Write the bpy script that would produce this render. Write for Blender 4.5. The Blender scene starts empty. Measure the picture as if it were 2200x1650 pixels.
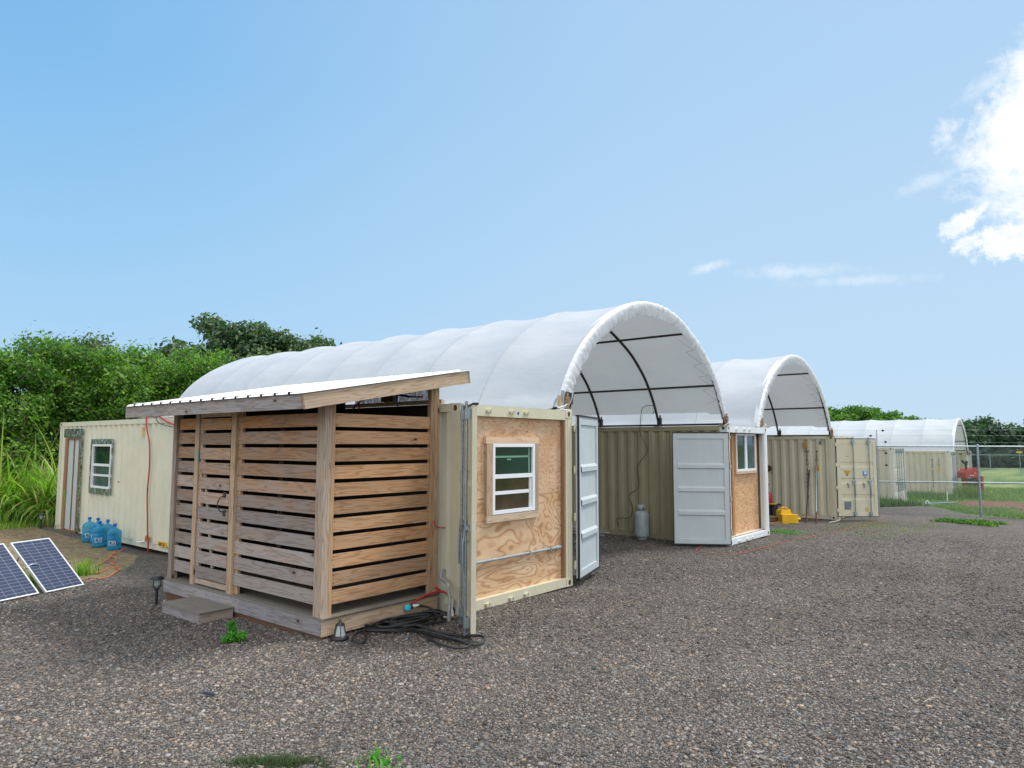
import bpy, math, random
import numpy as np
from mathutils import Vector, Matrix
R = math.radians
sc = bpy.context.scene
COL = sc.collection
random.seed(7)
rng = np.random.default_rng(7)

# ------------------------------------------------------------------ camera
TH = R(50.6228); PITCH = R(4.931); ROLL = R(0.125)
CAM = Vector((-6.309, -6.004, 2.078))
fwd0 = Vector((math.sin(TH), math.cos(TH), 0)); right0 = Vector((math.cos(TH), -math.sin(TH), 0)); up0 = Vector((0, 0, 1))
fwd = fwd0 * math.cos(PITCH) + up0 * math.sin(PITCH)
up = up0 * math.cos(PITCH) - fwd0 * math.sin(PITCH)
r2 = right0 * math.cos(ROLL) + up * math.sin(ROLL)
u2 = up * math.cos(ROLL) - right0 * math.sin(ROLL)
cd = bpy.data.cameras.new('camera'); co = bpy.data.objects.new('camera', cd); COL.objects.link(co)
m = Matrix.Identity(4)
for i in range(3):
    m[i][0] = r2[i]; m[i][1] = u2[i]; m[i][2] = -fwd[i]; m[i][3] = CAM[i]
co.matrix_world = m
cd.sensor_fit = 'HORIZONTAL'; cd.sensor_width = 36; cd.lens = 1503.01 / 2200 * 36
cd.clip_start = .05; cd.clip_end = 9000
sc.camera = co

# ------------------------------------------------------------------ light and sky
SUN_EL = R(60); SUN_AZ = math.atan2(.78, -.46)       # clockwise from +Y
sd = bpy.data.lights.new('sun', 'SUN'); so = bpy.data.objects.new('sun', sd); COL.objects.link(so)
sd.energy = 2.3; sd.angle = R(12); sd.color = (1, .955, .89)
sdir = Vector((math.sin(SUN_AZ) * math.cos(SUN_EL), math.cos(SUN_AZ) * math.cos(SUN_EL), math.sin(SUN_EL)))
so.rotation_euler = (-sdir).to_track_quat('-Z', 'Y').to_euler()
so.location = (0, 0, 30)

class NT:
    """small node-tree writer"""
    def __init__(s, tree): s.t = tree; s.n = tree.nodes; s.l = tree.links
    def new(s, typ, **kw):
        n = s.n.new(typ)
        for k, v in kw.items():
            if k.startswith('i_'):
                k = k[2:]; k = int(k) if k.isdigit() else k
                s.put(n, k, v)
            else: setattr(n, k, v)
        return n
    def put(s, n, k, v):
        if isinstance(v, bpy.types.NodeSocket): s.l.new(v, n.inputs[k])
        else: n.inputs[k].default_value = v
    def math(s, op, a, b=0., c=0., clamp=False):
        n = s.n.new('ShaderNodeMath'); n.operation = op; n.use_clamp = clamp
        s.put(n, 0, a); s.put(n, 1, b)
        if op in ('MULTIPLY_ADD', 'WRAP'): s.put(n, 2, c)
        return n.outputs[0]
    def vmath(s, op, a, b=(0, 0, 0), out=0):
        n = s.n.new('ShaderNodeVectorMath'); n.operation = op
        s.put(n, 0, a); s.put(n, 1, b)
        return n.outputs[out]
    def noise(s, vec=None, scale=5., detail=4., rough=.55, dist=0., out='Fac'):
        n = s.n.new('ShaderNodeTexNoise')
        if vec is not None: s.put(n, 'Vector', vec)
        s.put(n, 'Scale', scale); s.put(n, 'Detail', detail); s.put(n, 'Roughness', rough); s.put(n, 'Distortion', dist)
        return n.outputs[out]
    def voro(s, vec=None, scale=5., out='Distance', feature='F1', rnd=1.):
        n = s.n.new('ShaderNodeTexVoronoi'); n.feature = feature
        if vec is not None: s.put(n, 'Vector', vec)
        s.put(n, 'Scale', scale); s.put(n, 'Randomness', rnd)
        return n.outputs[out]
    def ramp(s, fac, stops, interp='LINEAR', out='Color'):
        n = s.n.new('ShaderNodeValToRGB'); n.color_ramp.interpolation = interp
        s.put(n, 'Fac', fac); e = n.color_ramp.elements
        while len(e) < len(stops): e.new(.5)
        for el, (p, c) in zip(e, stops):
            el.position = p
            if not isinstance(c, (tuple, list)): c = (c, c, c)
            el.color = (*c[:3], 1)
        return n.outputs[out]
    def mix(s, fac, a, b, mode='MIX'):
        n = s.n.new('ShaderNodeMix'); n.data_type = 'RGBA'; n.blend_type = mode; n.clamp_factor = True
        s.put(n, 0, fac)
        for k, v in ((6, a), (7, b)):
            if isinstance(v, (tuple, list)): v = (*v[:3], 1)
            s.put(n, k, v)
        return n.outputs[2]
    def smooth(s, v, a, b, o0=0., o1=1.):
        n = s.n.new('ShaderNodeMapRange'); n.interpolation_type = 'SMOOTHSTEP'
        s.put(n, 0, v); s.put(n, 1, a); s.put(n, 2, b); s.put(n, 3, o0); s.put(n, 4, o1)
        return n.outputs[0]
    def mapping(s, vec, scale=(1, 1, 1), loc=(0, 0, 0), rot=(0, 0, 0)):
        n = s.n.new('ShaderNodeMapping'); s.put(n, 0, vec); s.put(n, 1, loc); s.put(n, 2, rot); s.put(n, 3, scale)
        return n.outputs[0]
    def bump(s, h, strength=.3, dist=.01, normal=None):
        n = s.n.new('ShaderNodeBump'); s.put(n, 'Height', h); s.put(n, 'Strength', strength); s.put(n, 'Distance', dist)
        if normal is not None: s.put(n, 'Normal', normal)
        return n.outputs[0]
    def coord(s, w='Object'): return s.n.new('ShaderNodeTexCoord').outputs[w]
    def attr(s, name, out='Color'):
        n = s.n.new('ShaderNodeAttribute'); n.attribute_name = name; return n.outputs[out]
    def sep(s, v):
        n = s.n.new('ShaderNodeSeparateXYZ'); s.put(n, 0, v); return n.outputs
    def comb(s, x, y, z):
        n = s.n.new('ShaderNodeCombineXYZ'); s.put(n, 0, x); s.put(n, 1, y); s.put(n, 2, z); return n.outputs[0]

w = bpy.data.worlds.new('World'); sc.world = w; w.use_nodes = True
W = NT(w.node_tree); W.n.clear()
sky = W.new('ShaderNodeTexSky', sky_type='NISHITA', sun_disc=False)
sky.sun_elevation = SUN_EL; sky.sun_rotation = SUN_AZ
sky.air_density = 1.0; sky.dust_density = 1.0; sky.ozone_density = 1.6; sky.altitude = 0
dirv = W.vmath('NORMALIZE', W.coord('Generated'))
# thin high haze of the real sky: whiter towards the horizon and towards the sun's side
dz = W.sep(dirv)[2]
blue = W.ramp(dz, [(0., (2.55, 3.55, 4.55)), (.10, (2.15, 3.45, 4.75)), (.24, (1.75, 3.25, 4.75)), (.45, (1.15, 2.75, 4.6)), (1., (.7, 2.0, 4.1))])
skyc = W.mix(.12, blue, sky.outputs[0])
# the hazier, paler side towards the sun
sunv = W.vmath('DOT_PRODUCT', dirv, tuple(Vector((.95, .02, .30)).normalized()), out=1)
skyc = W.mix(W.smooth(sunv, .30, 1.05, 0., .60), skyc, (3.05, 3.95, 4.85))
# fill light: bright cloud added out of view, overhead and behind the camera
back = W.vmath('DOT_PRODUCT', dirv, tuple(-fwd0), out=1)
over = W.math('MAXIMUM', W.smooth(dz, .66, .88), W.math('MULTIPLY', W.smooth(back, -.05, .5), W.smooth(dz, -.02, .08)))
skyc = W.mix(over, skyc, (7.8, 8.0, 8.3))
# clouds, laid out by direction
n1 = W.noise(dirv, 11., 10., .66, .4); n2 = W.noise(dirv, 40., 9., .68, .2)
nz = W.math('ADD', W.math('MULTIPLY', W.math('SUBTRACT', n1, .5), 2.6), W.math('MULTIPLY', W.math('SUBTRACT', n2, .5), 1.5))
nzs = W.math('ADD', W.math('MULTIPLY', W.math('SUBTRACT', W.noise(dirv, 42., 9., .7, .2), .5), 3.4), W.math('MULTIPLY', W.math('SUBTRACT', n2, .5), 1.2))
def blob(c, ru, rv, tilt, dens=1.):
    c = Vector(c).normalized(); e1 = c.cross(Vector((0, 0, 1))).normalized(); e2 = e1.cross(c).normalized()
    a = e1 * math.cos(tilt) + e2 * math.sin(tilt); b = -e1 * math.sin(tilt) + e2 * math.cos(tilt)
    da = W.math('DIVIDE', W.vmath('DOT_PRODUCT', dirv, tuple(a), out=1), ru)
    db = W.math('DIVIDE', W.vmath('DOT_PRODUCT', dirv, tuple(b), out=1), rv)
    front = W.vmath('DOT_PRODUCT', dirv, tuple(c), out=1)
    d = W.math('SQRT', W.math('ADD', W.math('MULTIPLY', da, da), W.math('MULTIPLY', db, db)))
    d = W.math('ADD', d, W.math('MULTIPLY', nz if ru > .1 else nzs, .70))
    k = W.smooth(d, 1.14, .55 if dens > .8 else .0)
    return W.math('MULTIPLY', W.math('MULTIPLY', k, dens), W.math('GREATER_THAN', front, .5))
cl = blob((.936, -.03, .378), .155, .098, R(50))
for args in (((.945, .02, .322), .07, .026, R(-8), .9), ((.960, .098, .262), .030, .014, R(30), .85), ((.968, .045, .232), .07, .024, R(-4), .88),
             ((.891, .384, .241), .030, .008, R(10), .42), ((.93, .289, .226), .08, .011, R(-4), .30), ((.955, .211, .208), .085, .009, R(-3), .28),
             ((.944, .130, .315), .04, .01, R(15), .3), ((.925, .06, .41), .045, .012, R(25), .35), ((.90, -.12, .42), .14, .10, R(20), 1.)):
    cl = W.math('MAXIMUM', cl, blob(*args))
cloudc = W.mix(W.smooth(n2, .3, .7), (4.9, 5.1, 5.3), (6.4, 6.4, 6.4))
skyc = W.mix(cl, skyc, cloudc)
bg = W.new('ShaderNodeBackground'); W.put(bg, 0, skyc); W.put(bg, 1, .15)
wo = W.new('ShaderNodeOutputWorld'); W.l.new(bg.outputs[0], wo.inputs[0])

sc.view_settings.view_transform = 'Standard'; sc.view_settings.look = 'None'
sc.view_settings.exposure = 0.34; sc.view_settings.gamma = 1
sc.view_settings.use_curve_mapping = False
sc.render.engine = 'CYCLES'
sc.render.resolution_x = 1024; sc.render.resolution_y = 768
sc.cycles.max_bounces = 6; sc.cycles.transparent_max_bounces = 16

# ------------------------------------------------------------------ helpers
class MB:
    """collects simple shapes; build() links them as ONE mesh object"""
    def __init__(s): s.v = []; s.f = []; s.uv = []; s.c = []; s.m = []; s.sm = []
    def face(s, pts, uv=None, col=(.5, .5, .5), mat=0, smooth=False):
        i = len(s.v); s.v += [tuple(p) for p in pts]; s.f.append(tuple(range(i, i + len(pts))))
        s.uv.append(uv or [(0, 0)] * len(pts)); s.c.append(col); s.m.append(mat); s.sm.append(smooth)
    def grid(s, P, uvs=None, col=(.5, .5, .5), mat=0, smooth=True, wrap=False):
        """P[i][j] points shared"""
        ni = len(P); nj = len(P[0]); b = len(s.v)
        for row in P: s.v += [tuple(p) for p in row]
        for i in range(ni - 1):
            for j in range(nj if wrap else nj - 1):
                j2 = (j + 1) % nj
                s.f.append((b + i * nj + j, b + i * nj + j2, b + (i + 1) * nj + j2, b + (i + 1) * nj + j))
                if uvs: s.uv.append([uvs[i][j], uvs[i][j2], uvs[i + 1][j2], uvs[i + 1][j]])
                else: s.uv.append([(i, j), (i, j + 1), (i + 1, j + 1), (i + 1, j)])
                s.c.append(col); s.m.append(mat); s.sm.append(smooth)
    def box(s, a, b, M=None, mat=0, col=None, axis=None):
        x0, y0, z0 = (min(a[i], b[i]) for i in range(3)); x1, y1, z1 = (max(a[i], b[i]) for i in range(3))
        d = (x1 - x0, y1 - y0, z1 - z0)
        if axis is None: axis = d.index(max(d))
        ou, ov = random.uniform(0, 60), random.uniform(0, 60)
        if col is None: col = (random.random(), random.random(), random.random())
        P = [Vector((x, y, z)) for x in (x0, x1) for y in (y0, y1) for z in (z0, z1)]
        for idx, na in (((0, 1, 3, 2), 0), ((4, 6, 7, 5), 0), ((0, 4, 5, 1), 1), ((2, 3, 7, 6), 1), ((0, 2, 6, 4), 2), ((1, 5, 7, 3), 2)):
            pts = [P[i] for i in idx]
            if na == axis:
                o = [k for k in range(3) if k != axis]
                uv = [(ou + (p[o[0]]) * .3, ov + p[o[1]] * 1.) for p in pts]
            else:
                o = [k for k in range(3) if k != axis and k != na][0]
                uv = [(ou + p[axis], ov + p[o] + na * 3.1) for p in pts]
            if M is not None: pts = [M @ p for p in pts]
            s.face(pts, uv, col, mat)
    def tube(s, pts, r, n=8, mat=0, col=(.5, .5, .5), cap=True, closed=False):
        pts = [Vector(p) for p in pts]; k = len(pts); rings = []; nrm = None
        rr = r if isinstance(r, (list, tuple)) else [r] * k
        for i, p in enumerate(pts):
            if closed: t = pts[(i + 1) % k] - pts[i - 1]
            else: t = pts[min(i + 1, k - 1)] - pts[max(i - 1, 0)]
            if t.length < 1e-9: t = Vector((0, 0, 1))
            t.normalize()
            if nrm is None: nrm = t.orthogonal().normalized()
            nrm = (nrm - t * nrm.dot(t))
            nrm = nrm.normalized() if nrm.length > 1e-6 else t.orthogonal().normalized()
            bn = t.cross(nrm)
            rings.append([p + (nrm * math.cos(a) + bn * math.sin(a)) * rr[i] for a in [2 * math.pi * q / n for q in range(n)]])
        if closed: rings.append(rings[0])
        s.grid(rings, None, col, mat, True, wrap=True)
        if cap and not closed:
            s.face(rings[0][::-1], None, col, mat); s.face(rings[-1], None, col, mat)
    def lathe(s, prof, c=(0, 0, 0), n=24, M=None, mat=0, col=(.5, .5, .5), cap=True):
        rings = [[Vector((c[0] + r * math.cos(2 * math.pi * q / n), c[1] + r * math.sin(2 * math.pi * q / n), c[2] + z)) for q in range(n)] for r, z in prof]
        if M is not None: rings = [[M @ p for p in r] for r in rings]
        s.grid(rings, None, col, mat, True, wrap=True)
        if cap:
            s.face(rings[0][::-1], None, col, mat); s.face(rings[-1], None, col, mat)
    def prism(s, poly, o, ex, ey, ez, depth, mat=0, col=(.5, .5, .5)):
        """poly in (ex,ey) plane at o, pushed along ez"""
        o, ex, ey, ez = map(Vector, (o, ex, ey, ez))
        a = [o + ex * x + ey * y for x, y in poly]; b = [p + ez * depth for p in a]
        s.face(a[::-1], [(x, y) for x, y in poly][::-1], col, mat); s.face(b, [(x, y) for x, y in poly], col, mat)
        for i in range(len(a)):
            j = (i + 1) % len(a); s.face([a[i], a[j], b[j], b[i]], [(poly[i][0], 0), (poly[j][0], 0), (poly[j][0], depth), (poly[i][0], depth)], col, mat)
    def build(s, name, mats, parent=None, bevel=0, solid=0, loc=None, rot=None):
        me = bpy.data.meshes.new(name); me.from_pydata(s.v, [], s.f)
        if not isinstance(mats, (list, tuple)): mats = [mats]
        for mt in mats: me.materials.append(mt)
        uvl = me.uv_layers.new(name='UVMap')
        flat = np.array([c for f in s.uv for p in f for c in p], dtype=np.float32); uvl.data.foreach_set('uv', flat)
        ca = me.color_attributes.new('tone', 'FLOAT_COLOR', 'CORNER')
        cc = np.array([(*s.c[i][:3], 1) for i, f in enumerate(s.f) for _ in f], dtype=np.float32).ravel(); ca.data.foreach_set('color', cc)
        me.polygons.foreach_set('material_index', s.m); me.polygons.foreach_set('use_smooth', s.sm)
        me.update(); me.validate()
        o = bpy.data.objects.new(name, me); COL.objects.link(o)
        if parent is not None: o.parent = parent
        if loc: o.location = loc
        if rot: o.rotation_euler = rot
        if solid:
            md = o.modifiers.new('thickness', 'SOLIDIFY'); md.thickness = solid; md.offset = 0
        if bevel:
            md = o.modifiers.new('bevel', 'BEVEL'); md.width = bevel; md.segments = 1; md.limit_method = 'ANGLE'
        return o

def raw(name, V, F, mats, parent=None, color=None, smooth=False):
    """fast mesh from numpy arrays, F is (n,3) or (n,4)"""
    me = bpy.data.meshes.new(name); k = F.shape[1]
    me.vertices.add(len(V)); me.vertices.foreach_set('co', np.asarray(V, np.float32).ravel())
    me.loops.add(F.size); me.loops.foreach_set('vertex_index', np.asarray(F, np.int32).ravel())
    me.polygons.add(len(F)); me.polygons.foreach_set('loop_start', np.arange(0, F.size, k, dtype=np.int32))
    me.polygons.foreach_set('loop_total', np.full(len(F), k, np.int32))
    if smooth: me.polygons.foreach_set('use_smooth', np.ones(len(F), bool))
    if color is not None:
        ca = me.color_attributes.new('tone', 'FLOAT_COLOR', 'POINT')
        c4 = np.ones((len(V), 4), np.float32); c4[:, :color.shape[1]] = color; ca.data.foreach_set('color', c4.ravel())
    me.update(calc_edges=True)
    for mt in (mats if isinstance(mats, (list, tuple)) else [mats]): me.materials.append(mt)
    o = bpy.data.objects.new(name, me); COL.objects.link(o)
    if parent is not None: o.parent = parent
    return o

def tag(o, label=None, cat=None, group=None, kind=None):
    if label: o['label'] = label
    if cat: o['category'] = cat
    if group: o['group'] = group
    if kind: o['kind'] = kind
    return o
def thing(name, loc=(0, 0, 0), label=None, cat=None, group=None, rz=0):
    o = bpy.data.objects.new(name, None); COL.objects.link(o); o.location = loc; o.rotation_euler = (0, 0, rz)
    o.empty_display_size = .2
    return tag(o, label, cat, group)
def kids(o): return [c for c in bpy.data.objects if c.parent == o]
def dup(o, parent=None, loc=None, rz=None, label=None, scale=None):
    c = o.copy(); COL.objects.link(c); c.parent = parent
    if loc is not None: c.location = loc
    if rz is not None: c.rotation_euler = (0, 0, rz)
    if scale is not None: c.scale = scale
    if label: c['label'] = label
    for ch in kids(o): dup(ch, c)
    return c
def lumpy(pts, k=6):
    """Catmull-Rom through points"""
    P = [Vector(p) for p in pts]; out = []
    for i in range(len(P) - 1):
        a, b, c, d = P[max(i - 1, 0)], P[i], P[i + 1], P[min(i + 2, len(P) - 1)]
        for q in range(k):
            t = q / k
            out.append(.5 * ((2 * b) + (c - a) * t + (2 * a - 5 * b + 4 * c - d) * t * t + (3 * b - a - 3 * c + d) * t ** 3))
    out.append(P[-1]); return out

# ------------------------------------------------------------------ materials
def mat(name, fn):
    m = bpy.data.materials.new(name); m.use_nodes = True; t = NT(m.node_tree); t.n.clear()
    out = t.new('ShaderNodeOutputMaterial'); t.l.new(fn(t), out.inputs[0]); return m
def pbr(t, col, rough=.6, metal=0., normal=None, **kw):
    p = t.new('ShaderNodeBsdfPrincipled')
    t.put(p, 'Base Color', (*col[:3], 1) if isinstance(col, (tuple, list)) else col)
    t.put(p, 'Roughness', rough); t.put(p, 'Metallic', metal)
    if normal is not None: t.put(p, 'Normal', normal)
    for k, v in kw.items(): t.put(p, k.replace('_', ' '), v)
    return p.outputs[0]
def simple(name, col, rough=.6, metal=0., var=.12, scale=9., bump=0.):
    def f(t):
        c = t.coord(); n = t.noise(c, scale, 5, .6)
        d = tuple(x * (1 - var) for x in col); l = tuple(min(1, x * (1 + var)) for x in col)
        return pbr(t, t.ramp(n, [(.3, d), (.7, l)]), rough, metal, t.bump(n, bump, .01) if bump else None)
    return mat(name, f)

def paint_fn(base, rust=.55, dirt=.5):
    def f(t):
        c = t.coord(); n = t.noise(c, 2.2, 6, .6); n3 = t.noise(t.mapping(c, (9, 9, .7)), 1., 5, .65)
        col = t.ramp(n, [(.3, tuple(x * .93 for x in base)), (.7, tuple(min(1, x * 1.05) for x in base))])
        col = t.mix(t.math('MULTIPLY', t.smooth(n3, .5, .75), .32 * dirt), col, tuple(x * y for x, y in zip(base, (.62, .55, .45))))
        sp = t.noise(c, 5.5, 9, .72); wh = t.noise(c, .9, 2, .5)
        rs = t.math('MULTIPLY', t.smooth(sp, .64, .69), t.smooth(wh, .46, .58))
        z = t.sep(c)[2]; low = t.smooth(z, .22, .0)
        rs = t.math('ADD', rs, t.math('MULTIPLY', t.math('MULTIPLY', t.smooth(sp, .60, .68), low), .6), clamp=True)
        col = t.mix(t.math('MULTIPLY', rs, rust), col, (.26, .11, .035))
        return pbr(t, col, .48, 0, t.bump(t.noise(c, 14, 3), .12, .004))
    return f
M_CREAM = mat('cream_paint', paint_fn((.60, .57, .42)))
M_CREAM2 = mat('cream_paint_side', paint_fn((.66, .65, .52), .7, .45))
M_CREAM_SHADED = mat('shaded_cream_paint', paint_fn((.375, .335, .215), .9, .8))  # same cream paint, darkened to carry the shade under the arch roof
M_TAN2 = mat('tan_paint_worn', paint_fn((.58, .545, .41), 1., 1.))
M_RUSTCREAM = mat('rust_streaked_cream_paint', paint_fn((.66, .63, .53), 1.2, 1.4))
M_WHITEP = mat('white_paint', paint_fn((.74, .78, .80), .3, .3))
M_GREYIN = mat('blue_grey_paint', paint_fn((.50, .56, .58), .25, .3))
M_STEEL = simple('galvanised_steel', (.30, .36, .40), .38, .75, .25, 22)
M_PIPE = simple('grey_pipe', (.30, .33, .34), .5, .1, .15, 14)
M_DARKSTEEL = simple('dark_steel', (.055, .05, .045), .5, .4, .3, 12)
M_RUBBER = simple('black_rubber', (.018, .02, .022), .55, 0, .3, 20)
M_BLACK = simple('black_plastic', (.015, .016, .018), .4, 0, .3, 12)
M_DARK = simple('dark_cavity', (.012, .011, .010), .9)
M_RUST = simple('rusty_steel', (.10, .045, .022), .8, .3, .5, 30, .2)
M_WHITE = simple('white_vinyl', (.80, .82, .84), .35, 0, .04, 6)
M_PVC = simple('white_pvc', (.72, .74, .76), .35, 0, .08, 12)
M_REDP = simple('red_tube', (.42, .02, .025), .4, 0, .15, 12)
M_ORANGE = simple('orange_cord', (.62, .17, .07), .6, 0, .2, 12)
M_BLUEP = simple('blue_plastic', (.01, .03, .30), .35, 0, .15, 12)
M_CAPBLUE = simple('blue_cap', (.02, .11, .62), .35, 0, .1, 12)
M_CYAN = simple('cyan_plastic', (.03, .42, .52), .35, 0, .1, 12)
M_YELLOW = simple('yellow_plastic', (.78, .45, .008), .38, 0, .12, 8)
M_REDCAN = simple('red_plastic', (.42, .012, .02), .35, 0, .12, 8)
M_REDM = simple('red_machine_paint', (.42, .045, .035), .45, 0, .2, 4)
M_BRKT = simple('tan_rust_bracket', (.30, .21, .13), .7, .2, .5, 30)
M_ROPE = simple('pale_cable', (.55, .55, .52), .6, 0, .1, 10)
M_MARK = simple('black_marking', (.02, .02, .02), .6)
M_STICK = simple('yellow_sticker', (.72, .40, .01), .5, 0, .08, 9)
M_STICKB = simple('blue_sticker', (.01, .20, .50), .4, 0, .1, 9)
M_STICKW = simple('pale_sticker', (.52, .68, .85), .4, 0, .1, 9)
M_GREYPL = simple('grey_plate', (.16, .19, .20), .5, .3, .1, 9)
M_TANK = simple('grey_tank_paint', (.37, .42, .45), .42, .1, .12, 6, .08)
M_BLUEDOT = simple('blue_dot', (.02, .2, .6), .5)

def f_galv(t):
    c = t.coord(); n = t.noise(c, 3, 5, .6); v = t.voro(c, 26, 'Color')
    return pbr(t, t.mix(.25, t.ramp(n, [(.3, (.28, .36, .40)), (.7, (.46, .54, .57))]), v, 'OVERLAY'), .4, .6)
M_GALV = mat('galvanised_sheet', f_galv)

def wood_fn(warm, grey, amount=None, gscale=1., knots=True, dark=.55):
    def f(t):
        uv = t.coord('UV'); tone = t.sep(t.attr('tone'))
        g = t.mapping(uv, (.55 * gscale, 7.5 * gscale, 1))
        n = t.noise(g, 1., 3., .55, .15)
        rings = t.math('FRACT', t.math('MULTIPLY', n, 11.))
        rl = t.ramp(rings, [(0, .0), (.55, .12), (.86, 1.), (1., .2)])
        fine = t.noise(t.mapping(uv, (3, 160, 1)), 1., 3, .6)
        blot = t.noise(t.mapping(uv, (2.2, 4, 1)), 1., 4, .6)
        wf = t.math('ADD', t.math('MULTIPLY', t.math('SUBTRACT', blot, .5), 1.3), tone[1], clamp=True)
        base = t.mix(wf, warm, grey)
        base = t.mix(1., base, t.ramp(tone[0], [(0, (.70, .69, .68)), (1, (1.22, 1.17, 1.12))]), 'MULTIPLY')
        base = t.mix(t.math('MULTIPLY', t.sep(rl)[0], dark), base, t.mix(1., base, (.50, .38, .27), 'MULTIPLY'))
        base = t.mix(t.math('MULTIPLY', fine, .35), base, t.mix(1., base, (.62, .56, .50), 'MULTIPLY'))
        h = t.math('ADD', t.math('MULTIPLY', t.sep(rl)[0], .5), fine)
        if knots:
            kd = t.voro(t.mapping(uv, (1.9, 4.2, 1)), 1., 'Distance')
            k = t.smooth(kd, .085, .045); halo = t.smooth(kd, .2, .06)
            base = t.mix(t.math('MULTIPLY', halo, .35), base, t.mix(1., base, (.6, .45, .3), 'MULTIPLY'))
            base = t.mix(k, base, (.07, .03, .012))
        return pbr(t, base, .78, 0, t.bump(h, .25, .004))
    return f
M_WOOD = mat('cedar_boards', wood_fn((.52, .275, .115), (.40, .365, .35), dark=.66))
M_WOODR = mat('fresh_boards', wood_fn((.58, .355, .195), (.47, .38, .30), dark=.72))
M_POST = mat('lumber_post', wood_fn((.56, .385, .22), (.42, .37, .33), dark=.66))
M_FASCIA = mat('weathered_fascia', wood_fn((.48, .41, .35), (.36, .355, .37), dark=.66))
M_FASCIAR = mat('pale_fascia', wood_fn((.58, .46, .33), (.44, .37, .31), dark=.62))
M_SKIRT = mat('grey_skirt_board', wood_fn((.40, .34, .30), (.32, .33, .37), dark=.62))
M_KICK = mat('brown_kick_board', wood_fn((.26, .115, .045), (.22, .12, .07), knots=False, dark=.3))
M_TRIM = mat('pine_trim', wood_fn((.66, .50, .34), (.52, .44, .36), dark=.5))
M_BROWNW = mat('brown_jamb', wood_fn((.31, .17, .095), (.27, .16, .10), knots=False, dark=.3))
M_STUD = mat('pine_stud', wood_fn((.52, .27, .10), (.45, .26, .12), dark=.35))
M_PALLET = mat('pallet_wood', wood_fn((.40, .24, .12), (.32, .22, .14), dark=.3))
def f_deck(t):
    uv = t.coord('UV'); n = t.noise(t.mapping(uv, (.8, 30, 1)), 1., 4, .6); n2 = t.noise(uv, 3., 4, .6)
    return pbr(t, t.mix(n, t.ramp(n2, [(.3, (.17, .15, .125)), (.7, (.25, .22, .18))]), (.20, .18, .15)), .7, 0, t.bump(n, .2, .003))
M_DECK = mat('composite_decking', f_deck)

def ply_fn(light, deep, sc_=1.):
    def f(t):
        uv = t.coord('UV'); tone = t.sep(t.attr('tone'))
        g = t.mapping(uv, (1.25 * sc_, 2.4 * sc_, 1)); n = t.noise(g, 1., 3.4, .52, .35)
        r = t.math('FRACT', t.math('MULTIPLY', n, 15. if sc_ > .8 else 21.)); line = t.ramp(r, [(0, 0.), (.45, .05), (.78, 1.), (.90, .5), (1, 0.)])
        blot = t.noise(t.mapping(uv, (1.6, 3.4, 1)), 1., 4, .6)
        base = t.mix(t.smooth(blot, .34, .68), light, deep)
        n2 = t.noise(g, 1., 3.4, .52, .35)
        base = t.mix(t.math('MULTIPLY', t.sep(line)[0], .55 if sc_ > .8 else .8), base, t.mix(1., base, (.60, .40, .25), 'MULTIPLY'))
        fine = t.noise(t.mapping(uv, (6, 120, 1)), 1., 3)
        base = t.mix(t.math('MULTIPLY', fine, .25), base, t.mix(1., base, (.7, .6, .5), 'MULTIPLY'))
        kd = t.voro(t.mapping(uv, (5.5, 8., 1)), 1., 'Distance'); k = t.smooth(kd, .13, .06)
        base = t.mix(t.math('MULTIPLY', t.math('MULTIPLY', k, tone[2]), .8), base, (.16, .07, .03))
        return pbr(t, base, .65, 0, t.bump(t.sep(line)[0], .12, .003))
    return f
M_PLY = mat('varnished_plywood', ply_fn((.68, .48, .32), (.58, .36, .20), 1.15))
M_PLY2 = mat('flamed_plywood', ply_fn((.72, .53, .345), (.60, .38, .205), .55))
M_PLYB = mat('blue_white_plywood', ply_fn((.42, .50, .58), (.34, .42, .52), 1.6))
def f_osb(t):
    uv = t.coord('UV'); v = t.voro(t.mapping(uv, (14, 40, 1), rot=(0, 0, .6)), 1., 'Color', rnd=1.); n = t.noise(uv, 3., 4)
    s_ = t.sep(v)[0]
    return pbr(t, t.ramp(t.math('ADD', t.math('MULTIPLY', s_, .7), t.math('MULTIPLY', n, .3)), [(.1, (.28, .14, .06)), (.25, (.54, .31, .16)), (.8, (.68, .42, .235))]), .7)
M_OSB = mat('strand_board', f_osb)

def f_tarp(t):
    c = t.coord(); n = t.noise(t.mapping(c, (2., .9, 2.)), 1., 5, .6); fold = t.noise(t.mapping(c, (2.6, 1.1, 2.6), rot=(.5, .0, .35)), 1., 7, .62, 1.4)
    col = t.ramp(n, [(.3, (.55, .60, .66)), (.7, (.66, .70, .74))])
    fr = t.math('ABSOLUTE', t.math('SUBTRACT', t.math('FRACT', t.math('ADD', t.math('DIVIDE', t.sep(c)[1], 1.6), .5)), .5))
    col = t.mix(t.smooth(fr, .014, .005), col, (.50, .54, .58))  # grey line at each arch: crease shade painted on, along with the seam
    d = pbr(t, col, .55, 0, t.bump(t.math('ADD', fold, t.math('MULTIPLY', n, .6)), .26, .035))
    tr = t.new('ShaderNodeBsdfTranslucent'); t.put(tr, 0, (.56, .59, .60, 1))
    mx = t.new('ShaderNodeMixShader'); t.put(mx, 0, .27); t.l.new(d, mx.inputs[1]); t.l.new(tr.outputs[0], mx.inputs[2])
    return mx.outputs[0]
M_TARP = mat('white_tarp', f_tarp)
M_BAND = simple('gathered_tarp_edge', (.66, .69, .72), .55, 0, .08, 26, .35)
def f_metalroof(t):
    c = t.coord(); n = t.noise(c, 3., 4)
    return pbr(t, t.ramp(n, [(.3, (.62, .64, .63)), (.7, (.70, .71, .69))]), .38)
M_ROOF = mat('white_metal_roofing', f_metalroof)
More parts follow.
